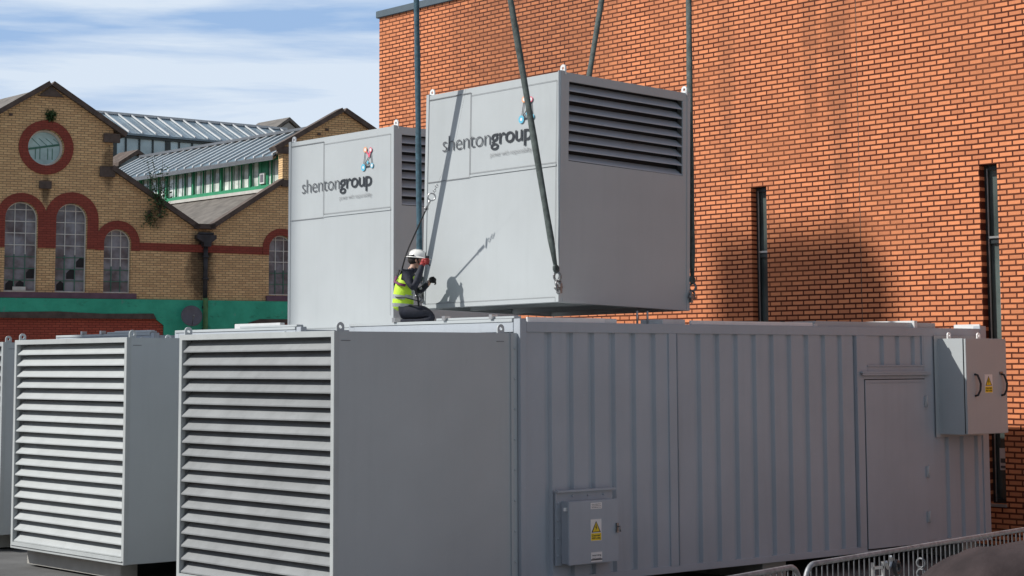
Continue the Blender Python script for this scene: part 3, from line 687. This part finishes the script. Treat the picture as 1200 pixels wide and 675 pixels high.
def label_plate(root, x0, x1, z0, z1, y, lines, dark=None):
    b = MB().box((x0, y-.003, z0), (x1, y-.0005, z1), 0)
    n = len(lines); h = (z1-z0)/(n+.8)
    for i, t in enumerate(lines):
        vs, fs = from_text(t, h*.8, (x1-x0)*.8, (x0+(x1-x0)*.1, y-.0045, z1-h*(i+1.1)), (1,0,0), (0,0,1), .01); b.add(vs, fs, 1)
    if dark: b.box((x0, y-.0046, dark[0]), (x1, y-.0032, dark[1]), 1)
    return part(b, 'label_plate', ['white', 'inkl'], root)
label_plate(so, 13.54, 13.70, .99, 1.055, 14.711, ['isolate', 'elsewhere', 'before'])
label_plate(so, 13.54, 13.70, .445, .545, 14.711, ['warning', 'dual supply'], (.462, .475))
# roof hatches and cable trays, with white edges painted to look sunlit
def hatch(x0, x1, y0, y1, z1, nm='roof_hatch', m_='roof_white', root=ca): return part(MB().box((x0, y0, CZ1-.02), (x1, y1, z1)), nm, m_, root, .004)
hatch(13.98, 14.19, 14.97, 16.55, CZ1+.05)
part(MB().box((12.88, 14.935, CZ1+.001), (13.979, 14.965, CZ1+.052)), 'sunlit_white_strip', 'white', ca, .003)  # white stands in for sunlight on lid edges that lie in shadow here
part(MB().box((15.30, 14.935, CZ1+.001), (17.37, 14.965, CZ1+.045)), 'sunlit_white_strip', 'white', ca, .003)
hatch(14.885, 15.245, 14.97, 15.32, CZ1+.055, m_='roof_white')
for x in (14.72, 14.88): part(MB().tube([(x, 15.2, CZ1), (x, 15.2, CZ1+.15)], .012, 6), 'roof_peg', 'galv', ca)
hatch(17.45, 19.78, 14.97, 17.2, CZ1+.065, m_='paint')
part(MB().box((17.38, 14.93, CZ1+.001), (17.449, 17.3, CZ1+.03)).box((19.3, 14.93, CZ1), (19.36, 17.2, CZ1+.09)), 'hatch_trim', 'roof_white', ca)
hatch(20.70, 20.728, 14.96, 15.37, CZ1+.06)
for x, y in ((17.36, 16.2), (17.36, 15.4)): part(MB().tube([(x, y, CZ1+.02), (x, y, CZ1+.07)], .03, 8), 'hatch_bolt', 'black', ca)
hatch(13.55, 13.62, 20.6, 21.7, CZ1+.11, root=cb); hatch(13.35, 13.45, 24.3, 25.2, CZ1+.09, root=cc_) if 0 else None
for y in (15.3, 16.1, 17.0): part(MB().box((12.70, y, CZ1+.036), (12.78, y+.05, CZ1+.085)), 'roof_clip', 'galv', ca)
for y in (26.2, 25.6): part(MB().box((13.66, y, CZ1+.036), (13.74, y+.05, CZ1+.085)), 'roof_clip', 'galv', cc_)
hatch(13.72, 13.80, 24.25, 25.3, CZ1+.075, root=cc_)
bk_ = MB().box((12.60, 19.62, CZ1-.08), (12.66, 19.75, CZ1)) if 0 else None

# ------------------------------------------------------------------ discharge modules (one standing, one slung)
W_, L_, H_ = 2.455, 2.12, 2.675
LX = (0,-1,0); LZ = (0,0,1)
def module(root):
    f = .07
    body = MB().box((0,0,.02), (.02,W_,H_)).box((.02,W_-.02,.02), (L_,W_,H_)).box((L_-.02,0,.02), (L_,W_-.02,H_)).box((.02,.02,H_-.02), (L_-.02,W_-.02,H_)).box((.02,.02,.10), (L_-.02,W_-.02,.12))
    lz0, lz1, lx0, lx1 = 1.64, 2.57, .13, L_-.12
    body.holed([(.02,.02),(L_-.02,.02),(L_-.02,H_),(.02,H_)], [[(lx0,lz0),(lx1,lz0),(lx1,lz1),(lx0,lz1)]], lambda u, w, d: (u, d, w), 0, .02)
    part(body, 'casing', 'paint', root, .004, local=True)
    fr = MB().box((-.008,-.008,0), (.05,.05,H_+.012)).box((-.008,W_-.05,0), (.05,W_+.008,H_+.012)).box((L_-.05,-.008,0), (L_+.008,.05,H_+.012)).box((L_-.05,W_-.05,0), (L_+.008,W_+.008,H_+.012))
    fr.box((-.006,.05,0), (.05,W_-.05,.055)).box((.05,-.006,0), (L_-.05,.05,.055)).box((.05,W_-.05,0), (L_-.05,W_+.006,.055)).box((L_-.05,.05,0), (L_+.006,W_-.05,.055))
    for x in (.7, 1.4): fr.box((x, .05, .01), (x+.06, W_-.05, .09))
    part(fr, 'frame', 'paint', root, .004, local=True)
    lv = MB(); louvre(lv, (lx0, .012, lz0), (1,0,0), (0,-1,0), lx1-lx0, lz1-lz0, 8, .10)
    part(lv, 'louvre_slats', 'paint_wall', root, local=True)
    part(MB().box((lx0-.05, .14, lz0-.06), (lx1+.05, .16, lz1+.05)), 'shade_backing', 'dark', root, local=True)  # near-black sheet in place of interior shade between the slats
    sm = MB(); t = .007
    ys = W_-.86
    sm.box((-.010, ys, 1.57), (-.0085, ys+t, H_-.06)).box((-.010, ys+t, H_-.067), (-.0085, W_-.05, H_-.058)).box((-.010, ys+t, 1.566), (-.0085, W_-.05, 1.574))
    sm.box((-.010, .06, 1.615), (-.0085, ys, 1.619)).box((-.010, .06, H_-.10), (-.0085, ys, H_-.096)).box((-.010, .06, .2), (-.0085, .064, H_-.1)).box((-.010, .05, .058), (-.0085, W_-.05, .062))
    part(sm, 'panel_seam', 'seam', root, local=True)
    part(MB().box((-.0098, .061, 1.575), (-.0083, ys, 1.60)), 'cover_strip', 'paint', root, local=True)
    # lettering: shenton (light) group (bold), strapline, linked-nodes emblem
    ytxt = W_-.335; xx = -.0115
    b = MB(); zb = 1.93
    vs, fs = from_text('shenton', .285, .90, (xx, ytxt, zb), LX, LZ, -.012); b.add(vs, fs, 0)
    vs, fs = from_text('group', .285, .735, (xx, ytxt-.905, zb), LX, LZ, .007); b.add(vs, fs, 1)
    vs, fs = from_text('power with responsibility', .085, .74, (xx, ytxt-.90, zb-.145), LX, LZ, -.01); b.add(vs, fs, 2)
    part(b, 'lettering', ['inkl', 'ink', 'inkp'], root, local=True)
    e = MB(); cy, cz = .58, 2.245
    P = {'tl': (.035,.125), 'tr': (-.06,.115), 'mid': (-.035,.05), 'bl': (.07,-.07), 'br': (-.085,-.06), 'c': (-.01,-.02)}
    P = {k_: (a_*1.25, b_*1.2+.02) for k_, (a_, b_) in P.items()}
    pt = lambda k, dx=0: (xx-dx, cy+P[k][0], cz+P[k][1])
    def line(a, b_, w, mi, dx):
        A, B = V(pt(a, dx)), V(pt(b_, dx)); d = (B-A).normalized(); n = V((0, -d.z, d.y))*w/2
        e.add([A+n, B+n, B-n, A-n], [(0,1,2,3)], mi)
    line('tl','bl',.012,0,0); line('tr','br',.012,0,0); line('bl','br',.018,0,0); line('mid','bl',.014,0,.0004); line('tl','mid',.022,3,.0008); line('tr','mid',.026,3,.0012); line('c','bl',.01,0,.0002); line('c','br',.01,0,.0003)
    def disc(k, r, mi, dx): e.add([(xx-dx, cy+P[k][0]+r*cos(2*pi*i/16), cz+P[k][1]+r*sin(2*pi*i/16)) for i in range(16)], [tuple(range(16))], mi)
    disc('tl',.038,2,.002); disc('tl',.022,4,.0024); disc('tr',.034,3,.002); disc('tr',.022,4,.0024); disc('mid',.02,3,.002); disc('bl',.048,1,.002); disc('br',.034,1,.002); disc('br',.022,4,.0024); disc('c',.02,1,.002); disc('bl',.02,4,.0026)
    part(e, 'emblem', ['ink', 'l_blue', 'l_orange', 'l_pink', 'white'], root, local=True)
    for x, y in ((.06,.03), (.06,W_-.03), (L_-.06,.03), (L_-.06,W_-.03)): eye(root, (x, y, H_), (0,1,0) if 0 else (1,.0,0), True, .045, m_='white')
    return root
def mod_root(loc, rot, scale, label):
    r = empty('ventilation_module', loc, label, 'module', 'branded ventilation modules'); r.rotation_euler = rot; r.scale = scale; return r
E_ = module(mod_root((14.73, 19.74, 2.936), (0,0,0), (1,1,1), 'grey branded module standing on the middle container roof'))
D_ = mod_root((13.685, 15.353, 3.168), (-.0075, .031, .0147), (.965,.963,.951), 'grey branded module hanging from four slings in the air')
for ch in list(E_.children):
    k_ = ch.copy(); COL.objects.link(k_); k_.parent = D_
bpy.context.view_layer.update()
DM = Matrix.LocRotScale(D_.location, D_.rotation_euler, D_.scale)

# ------------------------------------------------------------------ slings
corners = {'front': (0,0), 'left': (0,W_), 'right': (L_,0), 'back': (L_,W_)}
tops = {'front': V((12.50,16.42,13.1)), 'left': V((12.50,16.48,13.1)), 'right': V((16.86,16.42,13.1)), 'back': V((16.86,16.48,13.1))}
labs = {'front': 'dark sling running to the near corner of the hanging module', 'left': 'blue-green sling between the two branded modules', 'right': 'dark sling down the right edge of the hanging module', 'back': 'leaning dark sling vanishing behind the hanging module'}
for nme, (a, b) in corners.items():
    sx = -.03 if a == 0 else .03; sy = -.03 if b == 0 else .03
    p = DM @ V((a+sx, b+sy, .20)); q = tops[nme]
    # lug under the corner
    r = empty('lifting_sling', p, labs[nme], 'sling', 'slings holding the hanging module')
    d = (q-p).normalized(); n = d.cross(V((1,.2,0))).normalized()
    sh = MB().ring(p+d*.0, n, .042, .013, 14, 6).tube([p-d*.035-n.cross(d)*.05, p-d*.035+n.cross(d)*.05], .016, 8).ball(p-d*.035-n.cross(d)*.055, .024)
    sh.ring(p+d*.085, n.cross(d), .045, .013, 14, 6)
    part(sh, 'shackle', 'steel', r)
    pts = []; NN = 26
    for i in range(NN+1):
        t = i/NN; w = V((sin(9*t+a), cos(7*t+b), 0))*.006*sin(pi*t); pts.append(p + d*.13 + (q-p-d*.13)*t + w)
    part(MB().tube(pts, [.022]+[.043+.003*sin(i*2.1) for i in range(1, NN+1)], 10, flat=.62), 'strap', 'slingb' if nme == 'left' else 'sling', r)
    part(MB().ring(p+d*.17, n, .03, .022, 10, 6), 'thimble', 'sling', r)
sb_ = empty('spreader_beam', (14.7, 16.45, 13.1), 'steel spreader beam above the frame holding the slings', 'beam')
part(MB().tube([(12.45,16.45,13.15),(16.9,16.45,13.15)], .09, 12), 'beam', 'steel', sb_)
part(MB().tube([(12.5,16.45,13.24),(14.68,16.45,15.5),(16.86,16.45,13.24)], .02, 8).tube([(14.68,16.45,15.5),(14.68,16.45,45)], .015, 6), 'crane_rope', 'steel', sb_)
# lugs on the slung module
for nme, (a, b) in corners.items():
    sx = -.03 if a == 0 else .03; sy = -.03 if b == 0 else .03
    l_ = MB().box((a-.02 if a == 0 else a-.01, b+min(sy, 0)-.02, .10), (a+.01 if a == 0 else a+.02, b+max(sy,0)+.02, .21)).box((min(a, a+sx)-.012, b-.006, .13), (max(a, a+sx)+.012, b+.006, .20))
    part(l_, 'lifting_lug', 'steel', D_, local=True)

# ------------------------------------------------------------------ worker kneeling on the near container roof
pf = V((R_.x, R_.y, 0)).normalized(); PB = V((13.22, 17.47, CZ1-.004)) + pf*.05; ps = V((-pf.y, pf.x, 0))*-1  # pf: facing (photo right); ps: towards his right = towards the camera
def pw(f, s_, u): return PB + pf*f + ps*s_ + V((0,0,u))
skin = mat('skin', (.45,.27,.19), .5, 0, .08, 20); navy = mat('navy_workwear', (.018,.020,.032), .8, 0, .4, 12, .6, 25)
lime = mat('lime_hi_vis_fabric', (.52,.80,.04), .6, 0, .12, 10, .7, 14); refl = mat('silver_reflective_tape', (.40,.42,.42), .35, .3, .1, 20)
redg = mat('red_glove', (.33,.03,.028), .6, 0, .2, 20); brown = mat('tan_boot_leather', (.14,.075,.035), .7, 0, .3, 20)
helm = mat('white_helmet_shell', (.80,.79,.75), .25, 0, .05, 10); hair = mat('dark_hair', (.02,.015,.012), .8, 0, .2, 60); strapm = mat('black_webbing', (.015,.015,.017), .7, 0, .2, 30)
purp = mat('purple_webbing', (.16,.03,.10), .7, 0, .2, 30)
def skin_mesh(joints, edges, radii, root_i=0, sub=2):
    me = bpy.data.meshes.new('t'); me.from_pydata([tuple(j) for j in joints], edges, []); o = bpy.data.objects.new('t', me); COL.objects.link(o)
    md = o.modifiers.new('s', 'SKIN'); md.use_smooth_shade = True
    for i, v in enumerate(me.skin_vertices[0].data):
        r = radii[i]; v.radius = r if isinstance(r, tuple) else (r, r); v.use_root = (i == root_i)
    o.modifiers.new('u', 'SUBSURF').levels = sub
    dg = bpy.context.evaluated_depsgraph_get(); dg.update()
    m2 = bpy.data.meshes.new_from_object(o.evaluated_get(dg)); bpy.data.objects.remove(o); return m2
def mesh_obj(me, name, mats, parent, assign=None):
    me.materials.clear()
    for x in mats: me.materials.append(x)
    if assign:
        for p in me.polygons: p.material_index = assign(p.center)
    for p in me.polygons: p.use_smooth = True
    o = bpy.data.objects.new(name, me); me.name = name; COL.objects.link(o); o.parent = parent; o.matrix_parent_inverse = Matrix.Translation(-V(parent.location)) if parent.type == 'EMPTY' else Matrix.Identity(4); return o
J = [pw(-.09,0,.15), pw(-.085,0,.31), pw(-.055,0,.48), pw(.0,0,.63), pw(.04,0,.69), pw(.075,0,.765), pw(.085,0,.815),   # 0-6 trunk, head
     pw(-.07,.08,.16), pw(.18,.11,.17), pw(.27,.12,.10), pw(.12,.13,.045), pw(-.12,.13,.045), pw(-.21,.13,.04),         # 7-12 right leg, kneeling
     pw(-.07,-.08,.16), pw(.16,-.12,.19), pw(.25,-.13,.11), pw(.10,-.13,.045), pw(-.14,-.13,.045), pw(-.23,-.13,.04),    # 13-18 left leg
     pw(-.04,.14,.595), pw(.035,.215,.43), pw(.075,.205,.50), pw(.125,.145,.665), pw(.140,.125,.725),                      # 19-23 right arm, hand raised to the face
     pw(-.04,-.14,.595), pw(.04,-.20,.42), pw(.10,-.19,.42), pw(.19,-.13,.50), pw(.22,-.11,.54)]                          # 24-28 left arm forward
Ed = [(0,1),(1,2),(2,3),(3,4),(4,5),(5,6),(0,7),(7,8),(8,9),(9,10),(10,11),(11,12),(0,13),(13,14),(14,15),(15,16),(16,17),(17,18),(2,19),(19,20),(20,21),(21,22),(22,23),(2,24),(24,25),(25,26),(26,27),(27,28)]
Rr = [(.13,.11),(.12,.10),(.14,.11),(.07,.065),(.045,.045),(.068,.076),(.062,.07), .088,.08,.062,.052,.043,.035, .088,.08,.062,.052,.043,.035, .062,.052,.048,.038,.03, .062,.05,.044,.033,.03]
bm_ = skin_mesh(J, Ed, Rr)
wk = empty('person', PB, 'worker in lime vest and white helmet kneeling on the near container roof', 'person')
def asg(cn):
    rel = V(cn)-PB; f = rel.dot(pf); u = rel.z; sd = rel.dot(ps)
    if u > .675 and abs(sd) < .10 and f < .2: return 1
    if f > .20 and sd < 0 and u > .48: return 1
    if u < .075 and f < -.13: return 2
    return 0
body = mesh_obj(bm_, 'body', [navy, skin, brown], wk, asg)
# vest shell around the trunk
vs_ = skin_mesh([pw(-.095,0,.17), pw(-.09,0,.30), pw(-.075,0,.42), pw(-.04,0,.53), pw(-.01,0,.625)], [(0,1),(1,2),(2,3),(3,4)], [(.155,.140),(.145,.132),(.148,.134),(.158,.134),(.105,.09)], 0, 3)
def av(cn):
    rel = V(cn)-PB; f = rel.dot(pf); u = rel.z; sd = rel.dot(ps)
    if .315 < u+.05*f < .36 or .225 < u+.05*f < .262: return 1
    if u > .36 and abs(f-.02+.12*(u-.5)) < .02: return 1
    return 0
mesh_obj(vs_, 'hi_vis_vest', [lime, refl], body, av)
# face: nose, jaw, ears
fb = MB().ball(pw(.155,.0,.765), .014).ball(pw(.07,.072,.765), .018, sc_=(1,.6,1.4)).ball(pw(.07,-.072,.765), .018).ball(pw(.136,.028,.782), .008, 1).ball(pw(.136,-.028,.782), .008, 1)
mo = fb.build('face', [skin, strapm]); mo.parent = body; mo.matrix_parent_inverse = Matrix.Identity(4)
for o in (mo,): o.matrix_parent_inverse = Matrix.Identity(4)
# helmet
hh = MB(); ctr = pw(.078,0,.808); rows = 8; sg_ = 20; vs = []
tilt = Matrix.Rotation(-.12, 3, ps)
for i in range(rows+1):
    ph = (pi/2)*i/rows
    for j in range(sg_):
        th = 2*pi*j/sg_; p = V((0,0,0)) + pf*(.106*cos(ph)*cos(th)) + ps*(.088*cos(ph)*sin(th)) + V((0,0,.084*sin(ph))); vs.append(ctr + tilt @ p)
fs = [(i*sg_+j, i*sg_+(j+1)%sg_, (i+1)*sg_+(j+1)%sg_, (i+1)*sg_+j) for i in range(rows) for j in range(sg_)]
hh.add(vs, fs, 0, True)
vb = []
for j in range(sg_):
    th = 2*pi*j/sg_; e_ = .03 + .03*max(0, cos(th))
    for rr, zz in ((0, .004), (1, -.010), (1, -.016), (0, -.006)):
        vb.append(ctr + tilt @ (pf*((.104+e_*rr)*cos(th)) + ps*((.086+e_*.5*rr)*sin(th)) + V((0,0,zz))))
hh.add(vb, [(j*4+k, j*4+(k+1)%4, ((j+1)%sg_)*4+(k+1)%4, ((j+1)%sg_)*4+k) for j in range(sg_) for k in range(4)], 0, True)
hh.tube([ctr+tilt @ (pf*(.108*cos(a)) + V((0,0,.086*sin(a)))) for a in [pi*.12+pi*.76*i/10 for i in range(11)]], .008, 6)
def bpart(mb, name, mats):
    o = mb.build(name, mats); o.parent = body; o.matrix_parent_inverse = Matrix.Identity(4); return o
hm = bpart(hh, 'safety_helmet', helm)
bpart(MB().tube([ctr+pf*-.02+ps*.088, pw(.09,.074,.75), pw(.11,.03,.705), pw(.11,-.03,.705), pw(.09,-.074,.75), ctr+pf*-.02-ps*.088], .007, 6).tube([ctr-pf*.106+V((0,0,.01)), ctr-pf*.098+ps*.045+V((0,0,.01)), ctr-pf*.04+ps*.090+V((0,0,.012))], .010, 6), 'chin_strap', strapm)
bpart(MB().ball(pw(.04,0,.775), .078, 0, 12, 8, (1,1,.8)), 'hair', hair)
# gloved right hand: palm, four fingers, thumb, closed round a radio
gl = MB(); gq = lambda f, s__, u: pw(f-.008, s__+.005, u-.018)
gl.ball(gq(.160,.10,.768), .030, 0, 10, 7, (1,1,1.15)).tube([gq(.140,.128,.712), gq(.153,.112,.745)], .032, 10)
for i in range(4):
    z = .79 - i*.018; L = (.056,.062,.058,.046)[i]
    gl.tube([gq(.165,.118,z), gq(.165+L*.55,.128,z+.004), gq(.165+L,.110,z+.002), gq(.165+L*.95,.088,z)], [.0100,.0095,.0085,.0075], 7)
gl.tube([gq(.158,.088,.775), gq(.178,.070,.792), gq(.205,.075,.797)], [.012,.010,.0085], 7)
bpart(gl, 'glove', redg)
lh = MB(); lq = lambda f, s__, u: pw(f-.105, s__-.005, u+.065)
for i in range(4):
    z = .505-i*.017; lh.tube([lq(.335,-.09,z), lq(.375,-.085,z-.004), lq(.390,-.10,z-.018), lq(.375,-.115,z-.026)], [.0095,.009,.008,.007], 7)
lh.tube([lq(.325,-.075,.49), lq(.345,-.06,.508), lq(.37,-.07,.512)], [.012,.010,.008], 7).ball(lq(.335,-.1,.48), .032, 0, 10, 7, (1,.8,1.1))
bpart(lh, 'glove', strapm)
# harness
hs = MB()
def band(pts, w=.02, mi=0): hs.tube(pts, w, 6, mi, flat=.35)
band([pw(-.10,.08,.66), pw(-.03,.165,.58), pw(.05,.185,.45), pw(.09,.165,.33), pw(.10,.12,.22), pw(.14,.09,.16)], .017)
band([pw(-.16,.06,.58), pw(-.18,.10,.52), pw(-.13,.165,.49), pw(-.05,.185,.47)], .018, 1)
band([pw(-.19,.0,.36), pw(-.16,.12,.34), pw(-.05,.185,.33), pw(.07,.17,.30), pw(.12,.10,.28)], .014)
hs.ball(pw(.10,.16,.36), .022, 2).ball(pw(.13,.14,.29), .024, 2).ball(pw(.12,.15,.44), .018, 2)
band([pw(-.13,.03,.66), pw(-.16,.03,.58), pw(-.19,0,.48)], .02)
bpart(hs, 'safety_harness', [strapm, purp, M['steel']])
rd = empty('handheld_radio', pw(.19,.105,.767), 'black handheld radio held up in the red glove', 'radio')
ro = MB().prism([(.178,.745),(.222,.745),(.226,.83),(.180,.832)], lambda u, w, d: gq(u, d, w), .082, .112)
ro.tube([gq(.185,.10,.83), gq(.182,.10,.87)], .006, 6).tube([gq(.216,.10,.745), gq(.235,.10,.715)], .008, 6)
part(ro, 'radio_body', 'black', rd)
# fall-arrest line with hook rising behind the worker
H1 = V((13.62-.44*1.0+.0, 17.0, 0)); 
def lerp3(a, b, t): return a.lerp(b, t)
hk = V((13.17, 16.96, 4.36)); bk0 = pw(-.02, -.02, .93)
hdir = (hk-bk0).normalized(); nn_ = ps
ln = empty('safety_line', hk, 'thin black safety line with a bright hook above the worker', 'line')
part(MB().tube([pw(-.12,.0,.60), pw(-.07,-.03,.80), bk0, bk0.lerp(hk, .4), hk-hdir*.12], .009, 6), 'webbing', strapm, ln)
hkm = MB().ring(hk+hdir*.05, nn_, .042, .010, 16, 6).tube([hk-hdir*.11, hk-hdir*.0], .014, 8).ring(hk-hdir*.13, nn_, .02, .007, 10, 5)
part(hkm, 'hook', 'galv', ln)
ch_ = MB()
for i in range(4): ch_.ring(hk+hdir*(.11+i*.035), nn_ if i % 2 else nn_.cross(hdir), .016, .005, 8, 5)
part(ch_, 'chain', 'galv', ln)
part(MB().tube([hk+hdir*.22, hk+hdir*.8, hk+hdir*1.4+V((0,0,.6)), V((13.6,16.6,9)), V((14.2,16.45,13.1))], .0007, 4), 'steel_cable', 'pipe', ln)

# ------------------------------------------------------------------ crowd barriers and tarpaulin roll
def barrier(p, q, label, ht=1.1):
    p, q = V(p), V(q); r = empty('crowd_barrier', ((p.x+q.x)/2, (p.y+q.y)/2, 0), label, 'barrier', 'galvanised crowd barriers before the container')
    d = (q-p); L = d.length; d.normalize(); rad = .12
    P = lambda t, z: p + d*t + V((0,0,z))
    pts = [P(0,.12), P(0,ht-rad)] + [P(rad-rad*cos(a), ht-rad+rad*sin(a)) for a in [pi/2*i/6 for i in range(1,7)]] + [P(L-rad+rad*sin(a), ht-rad+rad*cos(a)) for a in [pi/2*i/6 for i in range(7)]] + [P(L,.12)]
    part(MB().tube(pts, .019, 10).tube([P(0,.18), P(L,.18)], .016, 8), 'frame', 'galvd', r)
    b = MB(); n = int(L/.075)
    for i in range(1, n): b.tube([P(L*i/n,.18), P(L*i/n,ht-.01)], .0055, 5, caps=False)
    part(b, 'bars', 'galvbar', r)
    nrm = V((-d.y, d.x, 0))
    for t in (.25, L-.25): part(MB().tube([P(t,.18)+V((0,0,-.04)), P(t,.03)+nrm*.3]+[P(t,.018)+nrm*.32], .016, 6).tube([P(t,.14), P(t,.03)-nrm*.3], .016, 6), 'foot', 'galv', r)
    hk2 = MB()
    for z in (ht-.12, ht-.2): hk2.ring(P(L*.37, z)-nrm*.03, d, .035, .009, 10, 5)
    part(hk2, 'connector', 'galvbar', r); return r
barrier((10.20,8.88,0), (14.6,9.68,0), 'long galvanised crowd barrier running right behind the brown tarpaulin roll')
barrier((8.55,8.52,0), (10.13,8.88,0), 'short visible top of the crowd barrier left of the longer barrier')
cp_ = empty('clamp_ring', (11.3,9.0,.95), 'black ring clamp on the crowd barrier rail beside the tarpaulin', 'clamp')
dd = V((.984,.18,0))
part(MB().ring((11.38,9.02,.985), (-.3,1,0), .045, .018, 14, 8), 'ring', 'black', cp_)
part(MB().ring((11.29,9.02,1.04), (-.3,1,0), .05, .012, 12, 6, 0, 0, pi*1.3), 'hook', 'galv', cp_)
part(MB().box((11.05,8.97,.86), (11.17,8.99,.88)).box((11.05,8.97,.93), (11.17,8.99,.95)).box((11.05,8.97,1.0), (11.17,8.99,1.02)).box((11.045,8.97,.82), (11.06,8.99,1.05)).box((11.16,8.97,.82), (11.175,8.99,1.05)), 'bracket', 'galv', cp_)
# lumpy roll
rl = MB(); a0 = V((8.80,7.00,0)); a1 = V((11.5,5.49,0)); axis = (a1-a0).normalized(); sd = V((-axis.y, axis.x, 0)); NS, NR = 90, 48; vs = []
rng = random.Random(11)
for i in range(NS+1):
    t = i/NS; endr = sqrt(max(0.0, 1-((max(0, .16-t))/.16)**2)); 
    for j in range(NR):
        th = 2*pi*j/NR
        rr = (.66 + .37*t)*endr*(1 + .018*sin(11*t*2+th*1.5) + .012*sin(23*t+3*th) + .010*sin(5*th+17*t)) + .016*max(0, sin(34*t+1.5*th+sin(3*th)))**6 + .010*sin(41*t+sin(5*th)*1.3)*max(0,sin(2.2*th+4*t))
        p = a0 + axis*(t*2.9) + sd*cos(th)*rr + V((0,0,.66 + .12*t + sin(th)*rr)); vs.append((p.x, p.y, max(.01, p.z)))
fs = [(i*NR+j, i*NR+(j+1)%NR, (i+1)*NR+(j+1)%NR, (i+1)*NR+j) for i in range(NS) for j in range(NR)] + [tuple(NS*NR+j for j in range(NR))]
rl.add(vs, fs, 0, True)
tr = empty('tarpaulin_roll', a0, 'big rolled brown tarpaulin in the bottom right corner', 'tarpaulin roll')
part(rl, 'sheet', 'tarp', tr)
rp = MB()
for t in (.28, .52, .8):
    c0_ = a0 + axis*(t*2.9) + V((0,0,.66+.12*t)); rp.tube([c0_ + axis*(.12*sin(th)) + sd*cos(th)*(.668+.37*t) + V((0,0,sin(th)*(.668+.37*t))) for th in [2*pi*k/40 for k in range(41)]], .010, 6)
part(rp, 'lashing_cord', 'tarp', tr)

# ------------------------------------------------------------------ light and sky
SD = V((1, -.65, -1.0)).normalized()
EL = math.asin(-SD.z); 
sun = bpy.data.lights.new('sun', 'SUN'); sun.energy = 4.5; sun.angle = radians(.75); sun.color = (1, .965, .91)
so_ = bpy.data.objects.new('sun', sun); COL.objects.link(so_); so_.rotation_euler = SD.to_track_quat('-Z', 'Y').to_euler()
w = bpy.data.worlds.new('World'); sc.world = w; w.use_nodes = True; T = w.node_tree; T.nodes.clear()
out = T.nodes.new('ShaderNodeOutputWorld'); bg = T.nodes.new('ShaderNodeBackground'); sky = T.nodes.new('ShaderNodeTexSky'); sky.sky_type = 'NISHITA'; sky.sun_disc = False
sky.sun_elevation = EL; sky.sun_rotation = atan2(-SD.x, -SD.y); sky.altitude = 50; sky.air_density = 1.0; sky.dust_density = .6; sky.ozone_density = 1.5
bg.inputs['Strength'].default_value = .105
tc = T.nodes.new('ShaderNodeTexCoord'); mp = T.nodes.new('ShaderNodeMapping'); mp.inputs['Scale'].default_value = (1.6, 1.6, 16)
nz = T.nodes.new('ShaderNodeTexNoise'); nz.inputs['Scale'].default_value = 1.9; nz.inputs['Detail'].default_value = 7; nz.inputs['Roughness'].default_value = .55; nz.inputs['Distortion'].default_value = .3
rp_ = T.nodes.new('ShaderNodeValToRGB'); rp_.color_ramp.elements[0].position = .42; rp_.color_ramp.elements[1].position = .57
mx = T.nodes.new('ShaderNodeMix'); mx.data_type = 'RGBA'; mx.inputs[7].default_value = (6.8, 7.7, 8.8, 1)
ml = T.nodes.new('ShaderNodeMath'); ml.operation = 'MULTIPLY'; ml.inputs[1].default_value = .95
L_k = T.links.new; cm = T.nodes.new('ShaderNodeMath'); cm.operation = 'MULTIPLY'
L_k(tc.outputs['Generated'], mp.inputs[0]); L_k(mp.outputs[0], nz.inputs['Vector']); L_k(nz.outputs['Fac'], rp_.inputs[0]); L_k(rp_.outputs[0], ml.inputs[0]); L_k(ml.outputs[0], cm.inputs[0]); L_k(cm.outputs[0], mx.inputs[0]); 
sx_ = T.nodes.new('ShaderNodeSeparateXYZ'); L_k(tc.outputs['Generated'], sx_.inputs[0])
def mr(src, a, b, c_, d_):
    q_ = T.nodes.new('ShaderNodeMapRange'); q_.interpolation_type = 'SMOOTHSTEP'; q_.inputs[1].default_value = a; q_.inputs[2].default_value = b; q_.inputs[3].default_value = c_; q_.inputs[4].default_value = d_
    L_k(src, q_.inputs[0]); return q_.outputs[0]
# thin bright haze low over the far side of the site, clearer blue sky overhead and behind
ma = mr(sx_.outputs[1], .0, .6, 0, .9); mb_ = mr(sx_.outputs[2], .22, .6, 1, 0)
mm_ = T.nodes.new('ShaderNodeMath'); mm_.operation = 'MULTIPLY'; L_k(ma, mm_.inputs[0]); L_k(mb_, mm_.inputs[1])
hz = T.nodes.new('ShaderNodeMix'); hz.data_type = 'RGBA'; hz.inputs[7].default_value = (3.2, 4.9, 7.7, 1); L_k(mm_.outputs[0], hz.inputs[0]); hs_ = T.nodes.new('ShaderNodeHueSaturation'); hs_.inputs['Saturation'].default_value = .62; L_k(sky.outputs[0], hs_.inputs['Color']); L_k(hs_.outputs[0], hz.inputs[6]); L_k(hz.outputs[2], mx.inputs[6]); L_k(mx.outputs[2], bg.inputs[0]); L_k(bg.outputs[0], out.inputs[0])
cm2 = mr(sx_.outputs[1], -.2, .5, .15, 1); L_k(cm2, cm.inputs[1])
sc.view_settings.view_transform = 'Standard'; sc.view_settings.look = 'None'; sc.view_settings.exposure = 0; sc.view_settings.gamma = 1
sc.render.resolution_x = 1024; sc.render.resolution_y = 576
